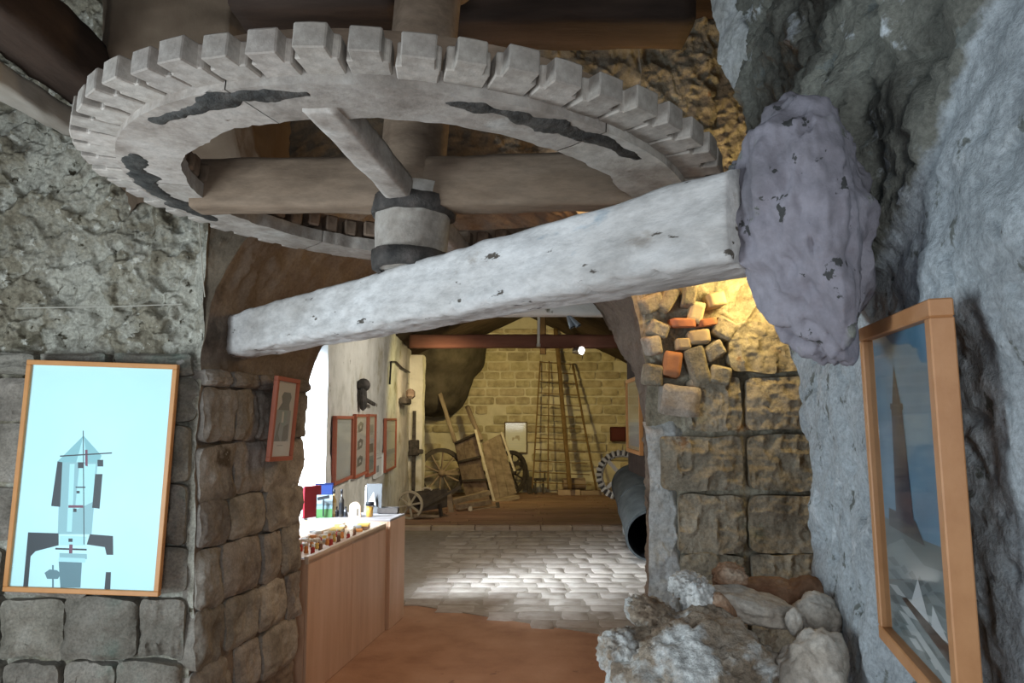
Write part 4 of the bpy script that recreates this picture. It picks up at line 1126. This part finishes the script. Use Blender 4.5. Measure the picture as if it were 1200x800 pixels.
def L_(px, py, Y): p = at(px, py, Y); return (p.x-cc.x, Y-19.0, p.z-ZP)


quadplank('tail_board', [L_(572, 590, 18.2), L_(603, 578, 18.5), L_(586, 508, 18.7), L_(561, 519, 18.3)], .05, M_oldwood, 3, t)
quadplank('side_board', [L_(546, 586, 18.9), L_(571, 590, 18.25), L_(553, 508, 18.3), L_(532, 519, 18.95)], .04, M_oldwood, 3, t)
for a, b_ in ((.0, .0), (.33, .33), (.66, .66)):
    p0 = Vector(L_(533, 519, 18.88)).lerp(Vector(L_(546, 586, 18.83)), a); p1 = Vector(L_(553, 508, 18.2)).lerp(Vector(L_(571, 590, 18.15)), b_)
    B().bar(p0, p1, .04, .05).obj('cleat', M_cartdark, t)
B().bar(L_(552, 503, 18.15), L_(575, 592, 18.1), .07, .06).obj('corner_post', M_pale, t)
B().bar(L_(585, 506, 18.5), L_(600, 552, 18.4), .05, .05).obj('side_rail', M_pale, t)
beam('shaft', L_(506, 430, 19.0), L_(533, 518, 18.9), .09, .10, M_oldwood, t, res=.1)
beam('shaft', L_(549, 476, 19.3), L_(563, 516, 18.8), .09, .10, M_oldwood, t, res=.1)
B().bar(L_(548, 594, 18.0), L_(602, 582, 18.4), .3, .08).obj('cart_foot', M_oldwood, t)
# handcart with small wheel
hc = at(495, 606, 16.0); t = thing('wheelbarrow', 'dark wooden wheelbarrow with a small grey spoked wheel, nearest the limewashed wall', 'wheelbarrow', (hc.x, 16.0, ZP))
def K_(px, py, Y): Y -= .75; p = at(px, py, Y); return (p.x-hc.x, Y-16.0, max(p.z-ZP, .03))


wheel_part(t, K_(480, 598, 15.7)[:2]+(.27,), .27, .05, (-.25, -1, 0), M_pale, 8, tyre=.04, hub=.05)
b0 = [K_(485, 580, 15.7), K_(524, 572, 16.1), K_(524, 594, 16.1), K_(489, 600, 15.7)]
B().poly(b0, .05, (0, 1, 0)).obj('side_board', M_cartdark, t)
B().poly([K_(478, 577, 16.3), K_(515, 572, 16.6), K_(515, 590, 16.6), K_(485, 597, 16.3)], .05, (0, 1, 0)).obj('side_board', M_cartdark, t)
B().poly([K_(489, 598, 15.75), K_(524, 592, 16.1), K_(518, 590, 16.6), K_(487, 596, 16.3)], .04, (0, 0, 1)).obj('tray_floor', M_cartdark, t)
B().bar(K_(487, 598, 15.7), K_(540, 570, 15.9), .05, .05).obj('handle', M_cartdark, t)
B().bar(K_(484, 604, 15.6), K_(514, 606, 15.9), .04, .05).obj('runner', M_oldwood, t)
B().bar(K_(515, 590, 15.9), K_(517, 608, 15.95), .06, .05).obj('leg', M_cartdark, t)
o = B().tube([K_(500+6*math.cos(a), 575-3.5*math.sin(a), 15.9) for a in lin(0.2, PI-.2, 8)], .018, 6).obj('hoop', M_pale, t)
# low sledge
sc = at(548, 600, 16.6); t = thing('sledge', 'low grey wooden sledge or trestle lying in front of the tipped cart', 'sledge', (sc.x, 16.6, ZP))
def G_(px, py, Y): p = at(px, py, Y); return (p.x-sc.x, Y-16.6, p.z-ZP)


B().bar(G_(530, 588, 16.5), G_(572, 577, 17.2), .14, .10).obj('side_beam', M_oldwood, t)
B().bar(G_(536, 594, 16.2), G_(574, 588, 16.9), .12, .09).obj('side_beam', M_oldwood, t)
B().bar(G_(526, 575, 16.2), G_(530, 608, 16.1), .10, .08, up=(0, 1, 0)).obj('upright', M_oldwood, t)
B().bar(G_(551, 594, 16.4), G_(552, 606, 16.3), .08, .08, up=(0, 1, 0)).obj('leg', M_pale, t)
B().bar(G_(583, 590, 17.0), G_(584, 602, 16.7), .08, .08, up=(0, 1, 0)).obj('leg', M_cartdark, t)
B().bar(G_(532, 602, 16.15), G_(583, 594, 16.9), .06, .06).obj('lower_rail', M_oldwood, t)
# windmill sail lattice leaning on the rear wall
Yl = 20.22
lt = at(640, 575, Yl); t = thing('mill_sail', 'tall narrow wooden lattice of a mill sail leaning against the yellow rear wall', 'sail lattice', (lt.x, Yl, ZP))
def Q_(px, py, dy=0): p = at(px, py, Yl+dy); return (p.x-lt.x, dy, max(p.z-ZP, 0))


Msail = mat('sail_wood', [(.12, .075, .03), (.20, .13, .06)], 8, bump=.3, coord='obj')
lean_ = lambda py: -.9*(py-420)/155 if py > 420 else 0
def E_(px, py): return Q_(px, py, lean_(py))


beam('stock', E_(651, 385), E_(668, 573), .10, .08, Msail, t, res=.1)
beam('rail', E_(633, 423), E_(624, 572), .035, .035, Msail, t, res=.2, amp=.003); beam('rail', E_(643.5, 423), E_(642, 573), .03, .03, Msail, t, res=.2, amp=.003)
beam('rail', E_(671, 426), E_(699, 574), .045, .045, Msail, t, res=.2, amp=.003)
for i, y_ in enumerate((424, 435, 446.5, 460, 473, 486, 499.5, 513, 526.5, 540, 553, 565)):
    xl = 633-9*(y_-423)/149; xr = 671+28*(y_-426)/148-(0 if y_ < 520 else 4)
    a = Vector(E_(xl, y_)); b_ = Vector(E_(xr, y_+3)); B().cyl(a, b_, .013, .012, 6).obj('rung', Msail, t)
# small things by the rear wall
sp_ = at(632, 572, 20.0); t = thing('small_stool', 'tiny dark two-legged trestle on the plank floor left of the sail lattice', 'trestle', (sp_.x, 20.0, ZP))
B().box((0, 0, .36), (.34, .12, .05)).obj('rail_top', M_cartdark, t)
for dx in (-.10, .10): B().box((dx, 0, .17), (.05, .07, .34)).obj('leg', M_cartdark, t)
B().box((.14, 0, .45), (.04, .04, .2)).obj('peg', M_cartdark, t)
sp_ = at(621, 572, 20.0); t = thing('wooden_block', 'small dark upright block beside the tiny trestle', 'block', (sp_.x, 20.0, ZP))
B().box((0, 0, .19), (.13, .12, .38), bev=.01).obj('post', M_cartdark, t); B().box((0, 0, .40), (.14, .13, .04)).obj('cap', M_cartdark, t)
sp_ = at(672, 572, 19.9)
tag(noisy(B().cyl((-.28, 0, 0), (.28, 0, 0), .14, .15, 18).mesh('log', M_oldwood, True, 50), .01, 6) and link('log', bpy.data.meshes['log'], None, (sp_.x, 19.75, ZP+.27), (0, 0, .1)), 'short barked log lying at the foot of the sail lattice', 'log')
sp_ = at(680, 576, 19.6); t = thing('low_plank', 'low pale timber step under the log at the rear wall', 'step', (sp_.x, 19.7, ZP))
B().box((-.28, 0, .065), (.56, .34, .13), bev=.01).obj('block', M_kerb, t); B().box((.30, 0, .055), (.58, .30, .11), bev=.01).obj('block', M_oldwood, t)

# gear, stand and slate drum behind the pier
gc = at(728, 557, 13.3); t = thing('wooden_gear', 'pale wooden gear wheel with four spokes leaning behind the slate coloured drum', 'gear wheel', gc, (0, 0, 0))
gr = .42
ax = Vector((-.30, -1, .18)).normalized(); Mg = ax.to_track_quat('Z', 'Y').to_matrix().to_4x4()
o = B().lathe([(gr*.76, -.04), (gr, -.04), (gr, .04), (gr*.76, .04), (gr*.76, -.04)], n=36).obj('rim', M_pale, t, sm=True, angle=50); o.matrix_local = Mg
cg = B().box((0, 0, 0), (.10, .045, .05), bev=.004).mesh('cog', M_pale)
for i in range(26):
    a = 2*PI*i/26; link('cog', cg, o, (gr*.9*math.cos(a), gr*.9*math.sin(a), .062), (0, 0, a))
dk = B().box((0, 0, 0), (.085, .035, .01)).mesh('gap', M_cartdark)
for i in range(26):
    a = 2*PI*(i+.5)/26; link('slot', dk, o, (gr*.9*math.cos(a), gr*.9*math.sin(a), .041), (0, 0, a))
for k in range(2):
    B().bar((-gr*.85, 0, .02), (gr*.85, 0, .02), .06, .05).obj('arm', M_pale, o, rot=(0, 0, .75+k*PI/2))
B().cyl((0, 0, -.05), (0, 0, .07), .06, .06, 16).obj('hub', M_oldwood, o)
ct = at(742, 568, 13.0); cb = at(764, 628, 10.7); t = thing('slate_drum', 'dark slate coloured open-ended cylinder tilted down behind the pier edge', 'drum', cb)
d_ = (ct-cb); Lc = d_.length; Mc = d_.to_track_quat('Z', 'Y').to_matrix().to_4x4()
o = B().lathe([(.33, 0), (.35, 0), (.35, Lc), (0, Lc)], n=40).obj('shell', M_drum, t, sm=True, angle=40); o.matrix_local = Mc
o = B().lathe([(.325, .002), (.325, Lc-.02), (0, Lc-.02)], n=40).obj('lining', M_black, t, sm=True, angle=40); o.matrix_local = Mc
for q in (.0, .5, .98):
    o = B().lathe([(.35, q*Lc), (.362, q*Lc), (.362, q*Lc+.03), (.35, q*Lc+.03)], n=40).obj('band', M_drum, t, sm=True, angle=40); o.matrix_local = Mc
st_ = at(731, 622, 13.4); t = thing('stand', 'pale painted wooden stand holding up the gear and the slate drum', 'stand', (st_.x, 13.5, 0))
B().box((.08, 0, .38), (.16, .12, .76), bev=.01).obj('post', M_whitep, t); B().box((.2, 0, .78), (.5, .16, .05), bev=.005).obj('cross_bar', M_pale, t)
B().box((.42, -.1, .38), (.08, .08, .76)).obj('post', M_pale, t)
B().box((.75, -2.1, .20), (.5, .4, .40), bev=.01).obj('cradle', M_cartdark, t)
# lamps: ceiling rod, track spotlight, shining spot
p = at(632, 368, 14.6); q = at(631, 405, 14.6)
t = thing('hanging_rod', 'thin white vertical rod hanging in front of the reddish timber', 'rod', q); B().cyl((0, 0, 0), p-q+Vector((0, 0, .9)), .028, .028, 10).obj('tube', M_whitep, t); B().cyl((0, 0, -.02), (0, 0, .04), .04, .04, 10).obj('end_cap', M_steel, t)
p = at(664, 366, 6.3)
t = thing('spotlight', 'double-barrelled grey spotlight on a curled cable under the pale timber', 'spotlight', p)
B().cyl((0, 0, .06), (.0, 0, -.03), .008, .008, 8).obj('stem', M_whitep, t)
B().tube([(-.0, 0, .03), (-.035, 0, .025), (-.048, 0, -.005), (-.03, 0, -.028), (0, 0, -.02)], .004, 6).obj('cable', M_whitep, t)
for dx in (.045, .095):
    o = B().cyl((.0+dx*.2, 0, -.03), (dx, -.02, -.125+.2*(dx-.045)), .012, .026, 14).obj('barrel', flat('lamp_grey', (.30, .33, .36), .4, .4), t, sm=True, angle=50)
    B().cyl((dx, -.02, -.125+.2*(dx-.045)), (dx+.003, -.021, -.131+.2*(dx-.045)), .024, .024, 14).obj('lens', M_black, t)
p = at(681, 411, 14.7)
t = thing('spotlight', 'small round spotlight shining under the reddish timber', 'spotlight', p)
B().cyl((-.13, .10, .01), (0, -.02, 0), .055, .085, 18).obj('housing', M_steel, t, sm=True, angle=50); B().cyl((0, -.02, 0), (.01, -.03, -.004), .078, .078, 18).obj('lamp_face', M_lamp, t); B().cyl((-.08, .08, 0), (-.08, .3, .18), .015, .015, 8).obj('bracket', M_steel, t)
# iron fittings on the limewashed wall
t = thing('wall_bolt', 'dark iron bolt with a rod on the whitewashed wall above the red frames', 'bolt', (-1.97, 10.2, at(423, 467, 10.2).z))
B().box((0, 0, 0), (.08, .16, .30), bev=.03).obj('head_plate', M_iron, t, rot=(.3, 0, 0)); B().sph((0, -.0, .18), .09, 10).obj('knob', M_iron, t, sm=True); B().bar((.0, .1, .0), (-.03, 1.0, -.06), .04, .04).obj('rod', M_iron, t)
t = thing('wall_bracket', 'dark iron bracket high on the far end of the whitewashed wall', 'bracket', (-2.13, 15.2, at(483, 470, 15.2).z))
B().box((.02, 0, 0), (.16, .7, .14), bev=.03).obj('plate', M_iron, t); B().box((.1, .2, .15), (.16, .3, .2), bev=.05).obj('block', M_oldwood, t)
pts = [(-2.10, 13.2, at(470, 450, 13.2).z), (-2.10, 13.3, at(470, 424, 13.3).z), (-2.12, 14.0, at(476, 424, 14.0).z), (-2.15, 15.0, at(484, 431, 15.0).z), (-2.19, 16.4, at(492, 436, 16.4).z)]
tag(B().tube(pts, .018, 6).obj('cable', M_black), 'dark cable looping across the yellow-lit end of the whitewashed wall', 'cable')
t = thing('lever_box', 'rusty lever mechanism fixed to the stone column beside the cart', 'mechanism', (-2.13, 16.83, at(483, 530, 16.83).z))
B().box((0, 0, .1), (.22, .16, .34), bev=.02).obj('housing', M_iron, t); B().box((.14, -.04, .02), (.14, .10, .10), bev=.02).obj('catch', M_iron, t); B().bar((0, 0, .9), (0, 0, -1.2), .07, .07).obj('rod', M_iron, t)
